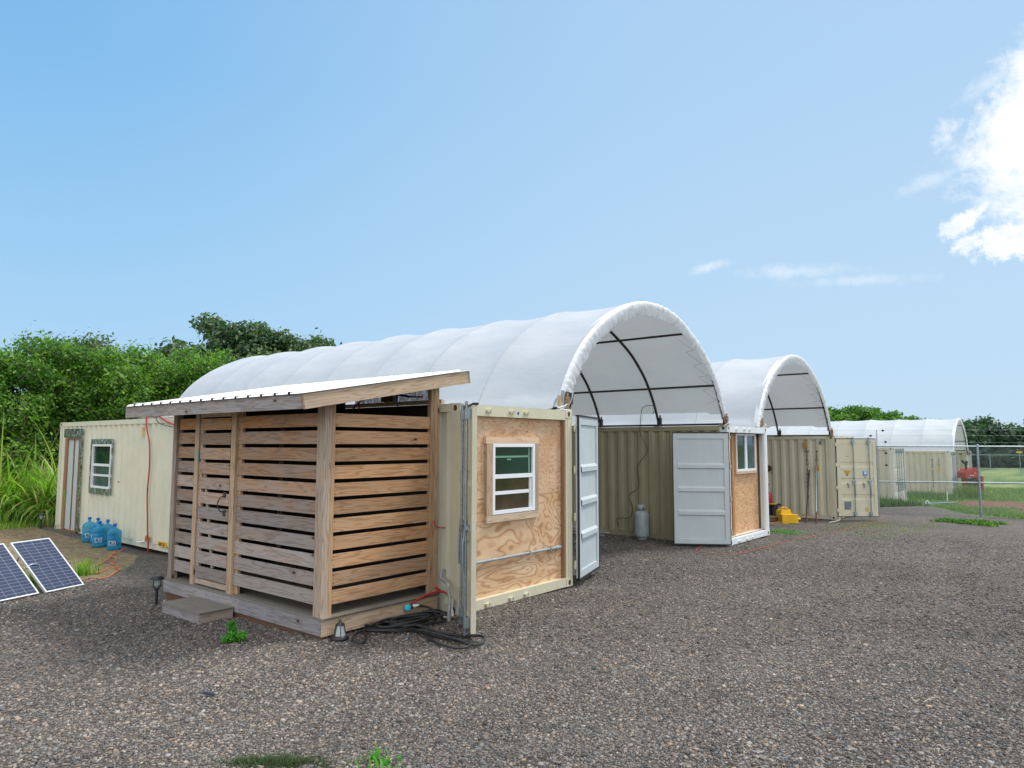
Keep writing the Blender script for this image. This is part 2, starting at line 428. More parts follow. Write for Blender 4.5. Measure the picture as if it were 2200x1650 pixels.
def f_foil(t):
    c = t.coord(); n = t.noise(c, 13., 5, .7, .6); n2 = t.noise(c, 30., 2)
    return pbr(t, t.ramp(n, [(.36, (.07, .09, .05)), (.50, (.26, .30, .22)), (.60, (.72, .80, .90))]), .28, .75, t.bump(n, .9, .03))
M_FOIL = mat('crinkled_foil_tape', f_foil)
def glass_fn(tint):
    def f(t):
        c = t.coord(); n = t.noise(c, 2.2, 4, .6)
        return pbr(t, t.ramp(n, [(.3, tuple(x * .5 for x in tint)), (.7, tuple(x * 1.5 for x in tint))]), .06, 0, None, Specular_IOR_Level=.6)
    return f
M_GLASS = mat('dark_green_glass', glass_fn((.006, .028, .028)))
M_GLASSB = mat('brown_screen_glass', glass_fn((.05, .035, .018)))
M_GLASSBL = mat('blue_grey_glass', glass_fn((.04, .07, .10)))
def f_jug(t):
    c = t.coord(); n = t.noise(c, 4., 3)
    p = pbr(t, t.ramp(n, [(.3, (.04, .34, .58)), (.7, (.08, .46, .70))]), .12, 0, None)
    g = t.new('ShaderNodeBsdfTransparent'); t.put(g, 0, (.42, .76, .92, 1))
    lw = t.new('ShaderNodeLayerWeight'); t.put(lw, 0, .35)
    mx = t.new('ShaderNodeMixShader'); t.put(mx, 0, t.math('ADD', t.math('MULTIPLY', lw.outputs[1], .5), .30, clamp=True)); t.l.new(g.outputs[0], mx.inputs[1]); t.l.new(p, mx.inputs[2])
    return mx.outputs[0]
M_JUG = mat('blue_bottle_plastic', f_jug)
def f_cell(t):
    uv = t.coord('UV'); x, y, _ = t.sep(uv)
    def lines(v, n, wd):
        fr = t.math('FRACT', t.math('MULTIPLY', v, n)); d = t.math('ABSOLUTE', t.math('SUBTRACT', fr, .5))
        return t.math('GREATER_THAN', d, .5 - wd)
    major = t.math('MAXIMUM', lines(x, 4., .012), lines(y, 16., .028))
    fine = lines(x, 40., .07)
    n = t.noise(uv, 3.)
    base = t.ramp(n, [(.2, (.008, .016, .05)), (.8, (.014, .032, .095))])
    base = t.mix(t.math('MULTIPLY', fine, .05), base, (.4, .45, .55)); base = t.mix(major, base, (.30, .34, .40))
    return pbr(t, base, .16, 0, None)
M_CELL = mat('solar_cells', f_cell)

def leaf_fn(a, b, c_, trans=.35):
    def f(t):
        k = t.sep(t.attr('tone')); col = t.ramp(k[0], [(0., a), (.5, b), (1., c_)])
        p = pbr(t, col, .5, 0, None, Specular_IOR_Level=.35)
        tr = t.new('ShaderNodeBsdfTranslucent'); t.put(tr, 0, t.mix(1., col, (1.4, 1.8, .7), 'MULTIPLY'))
        mx = t.new('ShaderNodeMixShader'); t.put(mx, 0, trans); t.l.new(p, mx.inputs[1]); t.l.new(tr.outputs[0], mx.inputs[2])
        return mx.outputs[0]
    return f
M_LEAF = mat('bright_green_leaves', leaf_fn((.020, .070, .010), (.060, .165, .018), (.20, .34, .05)))
M_LEAF2 = mat('grey_green_leaves', leaf_fn((.022, .055, .024), (.055, .115, .050), (.15, .21, .09), .25))
M_LEAF3 = mat('far_leaves', leaf_fn((.022, .052, .032), (.048, .098, .058), (.09, .145, .08), .25))
M_GRASS = mat('tall_grass_blades', leaf_fn((.07, .17, .012), (.19, .36, .04), (.55, .50, .22), .4))
M_WEED = mat('weed_leaves', leaf_fn((.03, .15, .012), (.06, .26, .02), (.16, .42, .04), .35))
M_LAWN = mat('field_grass_blades', leaf_fn((.05, .11, .02), (.11, .20, .04), (.26, .30, .10), .3))
M_MOSS = mat('moss_tufts', leaf_fn((.03, .06, .02), (.06, .10, .035), (.12, .14, .06), .2))
M_TWIG = simple('brown_twigs', (.26, .19, .13), .85, 0, .35, 9)
M_BARK = simple('grey_bark', (.20, .155, .11), .85, 0, .35, 14, .4)

def f_stone(t):
    k = t.sep(t.attr('tone')); c = t.coord(); n = t.noise(c, 60., 3)
    col = t.ramp(k[0], [(0., (.036, .035, .034)), (.28, (.098, .094, .090)), (.55, (.168, .157, .146)), (.78, (.255, .232, .210)), (.93, (.31, .287, .26)), (1., (.43, .40, .36))])
    col = t.mix(1., col, t.ramp(n, [(.3, (.82, .82, .83)), (.7, (1.24, 1.22, 1.2))]), 'MULTIPLY')
    col = t.mix(1., col, t.ramp(k[1], [(0., (.92, 1.0, 1.08)), (.4, (1.02, 1., .97)), (.8, (1.12, 1.0, .88)), (1., (1.28, .98, .76))]), 'MULTIPLY')
    return pbr(t, col, .8)
M_STONE = mat('crushed_lava_stone', f_stone)

def f_ground(t):
    c = t.coord(); k = t.sep(t.attr('tone'))   # x: gravel, y: dry straw dirt, z: red soil
    big = t.noise(c, .28, 4, .6); mid = t.noise(c, 1.6, 5, .6); edge = t.math('MULTIPLY', t.math('SUBTRACT', t.noise(c, 2.4, 6, .7), .5), .7)
    # gravel
    vs = t.voro(c, 62., 'Color'); vd = t.voro(c, 62., 'Distance'); vs2 = t.voro(c, 34., 'Color')
    s1 = t.math('ADD', t.math('MULTIPLY', t.sep(vs)[0], .62), t.math('MULTIPLY', t.sep(vs2)[1], .38))
    s1 = t.math('ADD', s1, t.math('MULTIPLY', t.math('SUBTRACT', mid, .5), .35))
    gr = t.ramp(s1, [(0., (.028, .027, .026)), (.3, (.085, .081, .076)), (.55, (.142, .132, .121)), (.8, (.205, .184, .163)), (1., (.35, .32, .28))])
    gr = t.mix(t.smooth(vd, .35, .75, 0., .6), gr, (.018, .016, .015))
    gr = t.mix(1., gr, t.ramp(t.noise(c, 11., 6, .8), [(.38, (.55, .55, .57)), (.62, (1.5, 1.45, 1.4))]), 'MULTIPLY')
    gr = t.mix(1., gr, t.ramp(big, [(.35, (.82, .81, .80)), (.65, (1.2, 1.16, 1.12))]), 'MULTIPLY')
    # dry straw dirt
    st = t.noise(t.mapping(c, (3, 14, 3), rot=(0, 0, .5)), 1., 8, .75); st2 = t.noise(t.mapping(c, (14, 3, 3), rot=(0, 0, .2)), 1., 8, .75)
    dr = t.ramp(t.math('MULTIPLY', t.math('ADD', st, st2), .5), [(.34, (.05, .035, .022)), (.47, (.15, .11, .06)), (.56, (.26, .20, .11)), (.68, (.42, .35, .20))])
    # grass field
    g1 = t.noise(t.mapping(c, (.05, .35, 1), rot=(0, 0, -.5)), 1., 5, .6); g2 = t.noise(c, 5., 8, .75)
    gs = t.ramp(t.math('ADD', t.math('MULTIPLY', g1, .6), t.math('MULTIPLY', g2, .4)), [(.40, (.045, .095, .022)), (.47, (.090, .165, .036)), (.53, (.15, .22, .055)), (.62, (.25, .27, .10))])
    rd = t.ramp(t.noise(c, 2.5, 7, .7), [(.35, (.07, .03, .018)), (.6, (.20, .085, .045)), (.75, (.26, .16, .09))])
    col = t.mix(t.smooth(t.math('ADD', k[2], edge), .42, .62), gs, rd)
    col = t.mix(t.smooth(t.math('ADD', k[1], edge), .42, .6), col, dr)
    gm = t.smooth(t.math('ADD', k[0], t.math('MULTIPLY', edge, .9)), .44, .58)
    col = t.mix(gm, col, gr)
    h = t.math('MULTIPLY', t.math('SUBTRACT', 1., vd), gm)
    h = t.math('ADD', h, t.math('MULTIPLY', g2, .8))
    return pbr(t, col, .88, 0, t.bump(h, .8, .022))
M_GROUND = mat('gravel_dirt_and_grass', f_ground)

# ------------------------------------------------------------------ terrain
GX = np.array([-400, 0, 8.5, 17, 21, 27, 38, 60, 120, 300, 1500.]); GZ = np.array([0, 0, -.1, -.235, -.29, -.50, -.74, -.88, -1.2, -1.7, -3.])
def gz(x, y):
    x = np.asarray(x, float); y = np.asarray(y, float)
    z = np.interp(x, GX, GZ)
    left = np.clip(1 - x / 2.5, 0, 1)
    s = np.clip((y - .3) / 4.5, 0, 1); s = s * s * (3 - 2 * s); e = 1 - np.clip((y - 9.) / 4, 0, 1)
    z = z + left * (.035 * np.exp(-((x + 1.7) ** 2 + (y - .3) ** 2) / 1.5) - .07 * s * e)
    hump = .16 * np.exp(-(((x - 25) / 1.6) ** 2 + ((y + .9) / 1.0) ** 2))
    bank = left * .045 * np.exp(-((x + 2.1) ** 2 + (y - 2.6) ** 2) / .8)
    return z + hump + bank
def G(x, y, dz=0.): return (x, y, float(gz(x, y)) + dz)
def seg(a, b, n): return np.linspace(a, b, n, endpoint=False)
xs = np.concatenate([seg(-2500, -60, 12), seg(-60, -14, 24), seg(-14, 30, 200), seg(30, 70, 60), seg(70, 400, 40), np.linspace(400, 5000, 14)])
ys = np.concatenate([seg(-2500, -60, 12), seg(-60, -14, 24), seg(-14, 22, 170), seg(22, 70, 40), seg(70, 400, 20), np.linspace(400, 5000, 14)])
XX, YY = np.meshgrid(xs, ys, indexing='ij')
ZZ = gz(XX, YY)
fine = np.sin(XX * 2.1 + 1.3 * np.sin(YY * 1.7)) * np.sin(YY * 2.6 + XX * .7) * .012 + np.sin(XX * .7 + YY * .5) * .012
near = (np.abs(XX) < 30) & (np.abs(YY) < 22)
ZZ = ZZ + np.where(near, fine, 0)
V = np.stack([XX.ravel(), YY.ravel(), ZZ.ravel()], 1)
ni, nj = XX.shape; I = np.arange(ni * nj).reshape(ni, nj)
F = np.stack([I[:-1, :-1].ravel(), I[1:, :-1].ravel(), I[1:, 1:].ravel(), I[:-1, 1:].ravel()], 1)
def sstep(v, a, b):
    t = np.clip((v - a) / (b - a), 0, 1); return t * t * (3 - 2 * t)
# gravel boundary on the left (y limit as a function of x) and on the right (x limit as a function of y)
yl = np.interp(XX, [-60, -8, -3.5, -2.6, -2.0, -1.3, -.7, -.3, 0, 3, 60], [2.5, 4.6, 5.5, 5.75, 6.1, 6.6, 7.4, 8.3, 30, 30, 30])
xr = np.interp(YY, [-60, -12, -8, -4.3, -2.9, -1, 1, 5, 60], [16, 18, 20.3, 22.1, 23., 25.4, 26., 26, 26])
mg = sstep(yl - YY, -.35, .35) * sstep(xr - XX, -.4, .4)
md_ = sstep(15.0 - YY, -.6, .6) * (1 - mg) * sstep(4 - XX, -1, 1) * sstep(YY - (yl - .5), -.2, .2)
REDS = ((33.5, -3.4, 3.2, 2.6), (32.5, -4.6, 3.0, 2.4), (29.0, -5.2, 2.4, 1.6), (37.5, -7.2, 2.2, 2.2), (30.5, -2.4, 1.2, .8), (43, -9.5, 2.2, 3))
mr = np.zeros_like(XX)
for cx, cy, rx, ry in REDS:
    mr = np.maximum(mr, np.exp(-(((XX - cx) / rx) ** 2 + ((YY - cy) / ry) ** 2)) * 1.5)
mr *= (1 - mg)
ground = raw('ground', V, F, M_GROUND, None, np.stack([mg.ravel(), md_.ravel(), mr.ravel()], 1), True)
tag(ground, kind='structure')

# loose stones, one uncountable layer
def make_gravel():
    N = 460000
    ang0 = math.atan2(fwd0.y, fwd0.x)
    u = rng.random(N); r = (u * (22 ** .3 - 2.9 ** .3) + 2.9 ** .3) ** (1 / .3)
    a = ang0 + (rng.random(N) - .5) * R(82)
    x = CAM.x + r * np.cos(a); y = CAM.y + r * np.sin(a)
    yl_ = np.interp(x, [-60, -8, -3.5, -2.6, -2.0, -1.3, -.7, -.3, 0, 3, 60], [2.5, 4.6, 5.5, 5.75, 6.1, 6.6, 7.4, 8.3, 30, 30, 30])
    keep = (y < yl_ + .2 * rng.standard_normal(N)) & (rng.random(N) < np.clip((23 - r) / 10, 0, 1)) & (x < 19) & ~((x > -1.7) & (x < 2.35) & (y > .4)) & ~((x > -.02) & (x < 2.44) & (y > .03))
    keep &= ~((x > -2.16) & (x < -1.7) & (y > 2.1) & (y < 2.9))
    x, y, r = x[keep], y[keep], r[keep]; n = len(x)
    s = np.exp(rng.normal(math.log(.0050), .40, n)) * (1 + .03 * np.clip(r - 5, 0, 17)); s = np.clip(s, .0025, .0165)
    base = np.array([(x_, y_, z_) for x_ in (-1, 1) for y_ in (-1, 1) for z_ in (-1, 1)], float)
    P = base[None] * (.72 + .5 * rng.random((n, 8, 3))) * np.stack([s * rng.uniform(.8, 1.45, n), s * rng.uniform(.65, 1.1, n), s * rng.uniform(.4, .75, n)], 1)[:, None, :]
    P[:, 4:, 2] *= .8
    # random rotation: tilt + yaw
    yaw = rng.uniform(0, 2 * np.pi, n); til = rng.normal(0, .35, n)
    cy_, sy_ = np.cos(til)[:, None], np.sin(til)[:, None]
    X, Y, Z = P[..., 0], P[..., 1], P[..., 2]; Y, Z = Y * cy_ - Z * sy_, Y * sy_ + Z * cy_
    cz_, sz_ = np.cos(yaw)[:, None], np.sin(yaw)[:, None]; X, Y = X * cz_ - Y * sz_, X * sz_ + Y * cz_
    fin = np.sin(x * 2.1 + 1.3 * np.sin(y * 1.7)) * np.sin(y * 2.6 + x * .7) * .012 + np.sin(x * .7 + y * .5) * .012
    X = X + x[:, None]; Y = Y + y[:, None]; Z = Z + (gz(x, y) + fin + s * .28)[:, None]
    V = np.stack([X.ravel(), Y.ravel(), Z.ravel()], 1)
    q = np.array([(0, 1, 3, 2), (4, 6, 7, 5), (0, 4, 5, 1), (2, 3, 7, 6), (0, 2, 6, 4), (1, 5, 7, 3)])
    F = (q[None] + 8 * np.arange(n)[:, None, None]).reshape(-1, 4)
    patch = .5 + .5 * np.sin(x * .9 + 1.1) * np.sin(y * 1.3 + .4 * x) + .35 * np.sin(x * 2.7 - y * 1.9) * np.sin(y * 3.1 + x)
    def track(off): return np.exp(-(((y + 4.67 - .1287 * (x - 1.71)) - off) / .19) ** 2)
    patch = patch + (.75 * track(0) - .5 * track(-.45)) * np.clip((x - 3) / 3, 0, 1) - .8 * np.exp(-(((x - 5) ** 2 + (y + 6) ** 2) / 14)) + .5 * np.exp(-(((x + 3) ** 2 + (y + .5) ** 2) / 5))
    tone = np.clip(rng.beta(1.35, 1.75, n) + .15 * (patch - .5) + (rng.random(n) > .992) * .25, 0, .96)
    c = np.repeat(tone, 8); c1 = np.repeat(rng.random(n), 8)
    o = raw('loose_gravel', V, F, M_STONE, None, np.stack([c, c1, c], 1))
    tag(o, 'loose grey brown crushed stone lying over the yard', 'gravel', kind='stuff')
make_gravel()

# ------------------------------------------------------------------ shipping containers
CW, CH = 2.438, 2.591
def corr_profile(s0, s1, pitch=.278):
    """breakpoints (s, depth) of the trapezoid corrugation, depth 0 = outer face"""
    seq = ((.082, 0), (.056, 1), (.084, 1), (.056, 0)); pts = [(s0, 0.)]; s = s0; d = 0.
    while s < s1 - 1e-6:
        for ln, dd in seq:
            s2 = min(s + ln, s1); nd = dd * .052
            pts.append((s2, nd if s2 < s1 - 1e-6 else 0.)); s = s2
            if s >= s1 - 1e-6: break
    return pts
def corr_wall(mb, s0, s1, z0, z1, place, holes=(), matid=0):
    """place(s,depth,z)->point ; holes: (sa,sb,za,zb)"""
    pr_ = corr_profile(s0, s1); S = [p[0] for p in pr_]; Dp = [p[1] for p in pr_]
    ss = sorted(set([round(x, 5) for x in S] + [round(x, 5) for h in holes for x in h[:2]]))
    for a, b in zip(ss[:-1], ss[1:]):
        if b - a < 1e-4: continue
        da, db = np.interp(a, S, Dp), np.interp(b, S, Dp); mid = (a + b) / 2; zr = [(z0, z1)]
        for sa, sb, za, zb in holes:
            if sa < mid < sb:
                zr = [q for r0, r1 in zr for q in ((r0, min(za, r1)), (max(zb, r0), r1)) if q[1] - q[0] > 1e-3]
        for r0, r1 in zr:
            mb.face([place(a, da, r0), place(b, db, r0), place(b, db, r1), place(a, da, r1)], None, (.5, .5, .5), matid)

def door_leaf(parent, side, hinge, ang, outer, inner, w_=1.17, z0=.10, z1=2.50, marks=False, rods=True, seal=True):
    """leaf in local x (from hinge) with its outside face at local y=0 (facing -y)."""
    e = bpy.data.objects.new('door_leaf', None); COL.objects.link(e); e.parent = parent; e.location = hinge
    sx = 1 if side == 'L' else -1
    e.rotation_euler = (0, 0, ang)
    T = .052
    def X(x): return sx * x
    fr = MB()
    def fbox(x0, x1, za, zb):
        a, b = sorted((X(x0), X(x1)))
        fr.face([(a, 0, za), (b, 0, za), (b, 0, zb), (a, 0, zb)], mat=0); fr.face([(a, T, za), (a, T, zb), (b, T, zb), (b, T, za)], mat=1)
        for q in (((a, 0, za), (a, 0, zb), (a, T, zb), (a, T, za)), ((b, 0, za), (b, T, za), (b, T, zb), (b, 0, zb)), ((a, 0, za), (a, T, za), (b, T, za), (b, 0, za)), ((a, 0, zb), (b, 0, zb), (b, T, zb), (a, T, zb))): fr.face(q, mat=1)
    fbox(0, .105, z0, z1); fbox(w_ - .095, w_, z0, z1)
    fr.build('door_frame', [outer, inner], e, bevel=.004)
    pn = MB(); x0, x1 = .105, w_ - .095
    prof = [(z0, .006), (z0 + .11, .006), (z0 + .11, .012)]
    for zc in (.70, 1.20, 1.70):
        prof += [(zc - .085, .012), (zc - .03, .028), (zc + .075, .028), (zc + .085, .012)]
    prof += [(z1 - .13, .012), (z1 - .13, .006), (z1, .006)]
    for (za, da), (zb, db) in zip(prof[:-1], prof[1:]):
        a, b = sorted((X(x0), X(x1)))
        pn.face([(a, da, za), (b, da, za), (b, db, zb), (a, db, zb)], mat=0)
    pn.build('door_panel', [outer], e)
    pi = MB()
    pr2 = [(z0, .050), (z0 + .10, .050), (z0 + .10, .030)]
    for zc in (.70, 1.20, 1.70):
        pr2 += [(zc - .05, .030), (zc - .035, .066), (zc + .035, .066), (zc + .075, .030)]
    pr2 += [(z1 - .12, .030), (z1 - .12, .050), (z1, .050)]
    for (za, da), (zb, db) in zip(pr2[:-1], pr2[1:]):
        a, b = sorted((X(x0), X(x1)))
        pi.face([(a, da, za), (a, db, zb), (b, db, zb), (b, da, za)], mat=0)
    pi.build('inner_panel', [inner], e)
    gs = MB()
    gs.box((X(-.012), .026, z0 - .02), (X(-.001), T + .008, z1 + .02)); gs.box((X(-.012), .004, z1 + .001), (X(w_ + .012), T + .012, z1 + .024)); gs.box((X(-.012), .004, z0 - .024), (X(w_ + .012), T + .012, z0 - .001)); (gs.box((X(w_ + .001), .012, z0), (X(w_ + .016), T + .010, z1)) if seal else None)
    gs.build('door_gasket', M_RUBBER, e)
    if rods:
        for rx in (.50, .985):
            rd = MB(); rx_ = X(rx)
            rd.tube([(rx_, -.045, z0 - .05), (rx_, -.045, z1 + .045)], .017, 8)
            for zz in (z0 + .08, z1 - .09): rd.box((rx_ - .04, -.066, zz - .055), (rx_ + .04, -.001, zz + .055))
            for zz in (z0 - .055, z1 + .02): rd.box((rx_ - .032, -.062, zz), (rx_ + .028, -.03, zz + .03))
            for zz in (1.18,): rd.box((rx_ - .055, -.064, zz - .02), (rx_ + .055, -.001, zz + .022))
            rd.build('locking_rod', M_STEEL, e)
            h = MB(); h.tube([(rx_, -.062, 1.12), (rx_ + .01, -.075, 1.0), (rx_ + .012, -.075, .82), (rx_ + .008, -.068, .72)], .012, 6)
            h.box((rx_ - .03, -.075, 1.08), (rx_ + .03, -.05, 1.15)); h.build('rod_handle', M_STEEL, e)
            c = MB(); hx = X(rx - .18)
            c.box((hx - .02, -.03, 1.10), (hx + .015, -.001, 1.15)); c.box((hx + .0, -.045, 1.02), (hx + .03, -.015, 1.11)); c.box((hx + .003, -.035, .99), (hx + .028, -.001, 1.02))
            c.build('handle_catch', M_STEEL, e)
    for zz in (.30, 1.0, 1.70, 2.33):
        h = MB(); h.box((X(-.055), -.012, zz - .04), (X(.11), .006, zz + .04)); h.tube([(X(-.03), -.008, zz - .06), (X(-.03), -.008, zz + .06)], .014, 8); h.build('hinge', outer, e, bevel=.004)
    if marks:
        def rel(px, pz): return (X(px), -.004 + .012, pz)
        tr = MB(); cx, cz = .31, 1.43
        tr.prism([(-.095, .085), (.095, .085), (0, -.09)], (X(cx), .006, cz), (1, 0, 0), (0, 0, 1), (0, -1, 0), .006)
        t2 = tr.build('warning_triangle', M_MARK, e); tag(t2, 'black rimmed yellow downward warning triangle')
        t3 = MB(); t3.prism([(-.078, .074), (.078, .074), (0, -.070)], (X(cx), -.001, cz), (1, 0, 0), (0, 0, 1), (0, -1, 0), .002); t3.build('triangle_face', M_STICK, t2)
        t4 = MB(); t4.box((X(cx) - .03, -.0055, cz + .03), (X(cx) + .03, -.0035, cz + .036)); t4.box((X(cx) - .018, -.0055, cz + .01), (X(cx) + .018, -.0035, cz + .016)); t4.box((X(cx) - .004, -.0055, cz - .035), (X(cx) + .004, -.0035, cz + .0)); t4.build('triangle_mark', M_MARK, t2)
        bs = MB(); bs.box((X(.79), .006, 1.36), (X(.92), .0115, 1.50)); b1 = bs.build('blue_sticker', M_STICKB, e)
        bs = MB(); bs.box((X(.825), .001, 1.405), (X(.905), .0055, 1.49)); bs.build('sticker_face', M_STICKW, b1)
        bs = MB(); bs.box((X(.828), .006, 1.30), (X(.875), .0115, 1.32)); bs.build('black_tag', M_MARK, e)
        gp = MB(); gp.box((X(.19), .002, .32), (X(.40), .0118, .57)); g1 = gp.build('grey_plate', M_GREYPL, e)
        gp = MB(); gp.box((X(.375), -.002, .33), (X(.392), .0015, .40)); gp.box((X(.245), -.002, .485), (X(.265), .0015, .495)); gp.box((X(.345), -.002, .485), (X(.36), .0015, .495)); gp.build('plate_mark', M_STICKW, g1)
        bl = MB()
        for px, pz in ((.16, 1.56), (.49, 1.56), (.17, 1.28), (.5, 1.28)): bl.tube([(X(px), .012, pz), (X(px), -.002, pz)], .012, 8)
        for px, pz in ((.86, .66), (.89, .60)): bl.tube([(X(px), .012, pz), (X(px), .004, pz)], .009, 8)
        bl.tube([(X(.27), .013, 1.96), (X(.37), .008, 1.955)], .004, 6); bl.build('bolt_holes', M_MARK, e)
        st = MB(); st.lathe([(.001, 0), (.055, 0), (.062, .0006)], (0, 0, 0), 16, Matrix.Translation((X(.87), .0115, .32)) @ Matrix.Rotation(R(90), 4, 'X') @ Matrix.Scale(1.2, 4, (0, 1, 0))); st.build('stain', simple('tan_stain', (.55, .38, .18), .7), e)
    return e

def text_mesh(s, size, mtl, parent, origin, ex, ey, spacing=None, name='marking', vertical=False, depth=.002):
    """writing as thin mesh; ex = reading direction, ey = up"""
    V = []; F = []; ex, ey = Vector(ex), Vector(ey); ez = ex.cross(ey); o0 = Vector(origin); adv = 0.
    glyphs = list(s) if vertical else [s]
    for i, ch in enumerate(glyphs):
        if ch == ' ': adv += .55 * (spacing or size); continue
        cu = bpy.data.curves.new('txt', 'FONT'); cu.body = ch; cu.size = size; cu.align_x = 'CENTER' if vertical else 'LEFT'; cu.extrude = depth; cu.offset = size * .008
        ob = bpy.data.objects.new('txt', cu); COL.objects.link(ob)
        dg = bpy.context.evaluated_depsgraph_get(); dg.update(); me = bpy.data.meshes.new_from_object(ob.evaluated_get(dg))
        b = len(V)
        for v in me.vertices: V.append(o0 + ex * v.co.x + ey * (v.co.y - (adv if vertical else 0)) + ez * v.co.z)
        for p in me.polygons: F.append([b + k for k in p.vertices])
        bpy.data.objects.remove(ob); bpy.data.curves.remove(cu); bpy.data.meshes.remove(me)
        adv += spacing or size
    me = bpy.data.meshes.new(name); me.from_pydata([tuple(v) for v in V], [], F); me.materials.append(mtl); me.update()
    o = bpy.data.objects.new(name, me); COL.objects.link(o); o.parent = parent; return o

def container(loc, L, label, m_side, m_end, front='doors', holes=(), group=None, cast=None, lit=True):
    c = thing('shipping_container', loc, label, 'shipping container', group)
    cast = cast or m_end
    # side walls
    for side in (0, 1):
        mb = MB(); x = 0. if side == 0 else CW; s_ = 1 if side == 0 else -1
        corr_wall(mb, .17, L - .17, .115, CH - .105, (lambda s, d, z, x=x, s_=s_: (x + s_ * (.012 + d), s, z)), holes if side == 0 else ())
        mb.build('side_wall', m_side, c)
        rb = MB(); rb.box((x + s_ * .002, .178, CH - .106), (x + s_ * .06, L - .178, CH - .004)); rb.build('top_rail', m_side, c, bevel=.004)
        rb = MB(); rb.box((x + s_ * .045, .178, .0), (x + s_ * .10, L - .178, .16)); rb.build('bottom_rail', m_side, c)
    mb = MB(); corr_wall(mb, .17, CW - .17, .12, CH - .12, lambda s, d, z: (s, L - .02 - d, z)); mb.box((.17, L - .08, CH - .13), (CW - .17, L - .005, CH - .01)); mb.box((.17, L - .08, .01), (CW - .17, L - .005, .13)); mb.build('rear_wall', m_side, c)
    mb = MB(); pr_ = corr_profile(.1, L - .1, .2)
    mb.grid([[(.03, y, CH - .035 + (.022 if d == 0 else 0)), (CW - .03, y, CH - .035 + (.022 if d == 0 else 0))] for y, d in pr_], smooth=False); mb.build('roof_panel', m_side, c)
    mb = MB(); mb.box((.05, .1, .10), (CW - .05, L - .1, .14)); mb.build('floor', M_DARK, c)
    for x in (0, CW):
        for y in (0, L):
            sx = 1 if x == 0 else -1; sy = 1 if y == 0 else -1
            p = MB()
            if y == 0: p.box((x + sx * .003, .004, .118), (x + sx * .10, .165, CH - .118)); p.box((x + sx * .10, .012, .118), (x + sx * .155, .07, CH - .118))
            else: p.box((x + sx * .004, L - .165, .118), (x + sx * .12, L - .004, CH - .118))
            p.build('corner_post', m_end if y == 0 else m_side, c, bevel=.006)
            for z in (0, CH - .118):
                k = MB(); k.box((x, y, z), (x + sx * .162, y + sy * .178, z + .118))
                hz = z + .059
                k.lathe([(.001, 0), (.028, 0), (.031, .001)], (0, 0, 0), 12, Matrix.Translation((x + sx * .085, y - sy * .0015, hz)) @ Matrix.Rotation(R(90), 4, 'X') @ Matrix.Scale(1.25, 4, (0, 1, 0)), mat=1)
                k.lathe([(.001, 0), (.028, 0), (.031, .001)], (0, 0, 0), 12, Matrix.Translation((x - sx * .0015, y + sy * .09, hz)) @ Matrix.Rotation(R(90), 4, 'Y') @ Matrix.Scale(1.25, 4, (1, 0, 0)), mat=1)
                k.build('corner_casting', [cast, M_RUST if lit else M_DARK], c, bevel=.006)
    h = MB(); h.box((.163, .006, CH - .150), (CW - .163, .11, CH - .006)); h.build('header', m_end, c, bevel=.005)
    h = MB(); h.box((.163, .006, .004), (CW - .163, .13, .128)); h.build('door_sill', m_end, c, bevel=.005)
    for zz, dz_ in ((CH - .075, 1), (.055, -1)):
        for xx in (.53, 1.0, 1.32):
            k = MB(); k.box((xx - .05, -.012, zz - .012), (xx + .055, .006, zz + .012)); k.box((xx - .045, -.035, zz - .022), (xx - .015, -.011, zz + .014)); k.box((xx + .02, -.032, zz - .016), (xx + .05, -.011, zz + .02)); k.build('cam_keeper', m_end, c, bevel=.003)
    if front == 'doors':
        door_leaf(c, 'L', (.03, -.002, 0), 0, m_end, M_GREYIN, 1.18); door_leaf(c, 'R', (CW - .03, -.002, 0), 0, m_end, M_GREYIN, 1.18)
    return c

def hung_window(parent, place, w_, h_, glass_top, glass_low, trim=None, name='window'):
    """place: matrix; local x right, z up, y into the building. origin = lower-left of the frame"""
    f = MB(); t = .045
    f.box((0, -.02, 0), (t, .05, h_), place); f.box((w_ - t, -.02, 0), (w_, .05, h_), place); f.box((t, -.02, 0), (w_ - t, .05, t), place); f.box((t, -.02, h_ - t), (w_ - t, .05, h_), place)
    f.box((t, -.012, h_ * .50), (w_ - t, .045, h_ * .50 + .055), place)
    fo = f.build(name, M_WHITE, parent, bevel=.004)
    g = MB(); g.box((t, .015, h_ * .50 + .055), (w_ - t, .022, h_ - t), place); g.build('pane', glass_top, fo)
    g = MB(); g.box((t, .025, t), (w_ - t, .032, h_ * .50), place); g.build('pane', glass_low, fo)
    s_ = MB(); s_.box((t, .006, h_ * .27), (w_ - t - .06, .0245, h_ * .27 + .045), place); s_.box((w_ - t - .045, .006, t), (w_ - t - .004, .0245, h_ * .50), place); s_.build('sash', M_WHITE, fo, bevel=.003)
    return fo

# ---- container A : house container with the plywood end wall
LA = 13.62
doorh = (12.20, 13.20, .03, 2.24); winh = (10.44, 11.50, 1.07, 2.07)
A = container((0, 0, 0), LA, 'long cream container with plywood end wall and framed window, nearest the camera', M_CREAM2, M_CREAM, 'open', (doorh, winh))
inn = MB()
inn.box((.30, .3, .15), (.34, 12.0, 2.4)); inn.box((.5, LA - .4, .15), (1.9, LA - .3, 2.4)); inn.build('inner_lining', M_BROWNW, A)
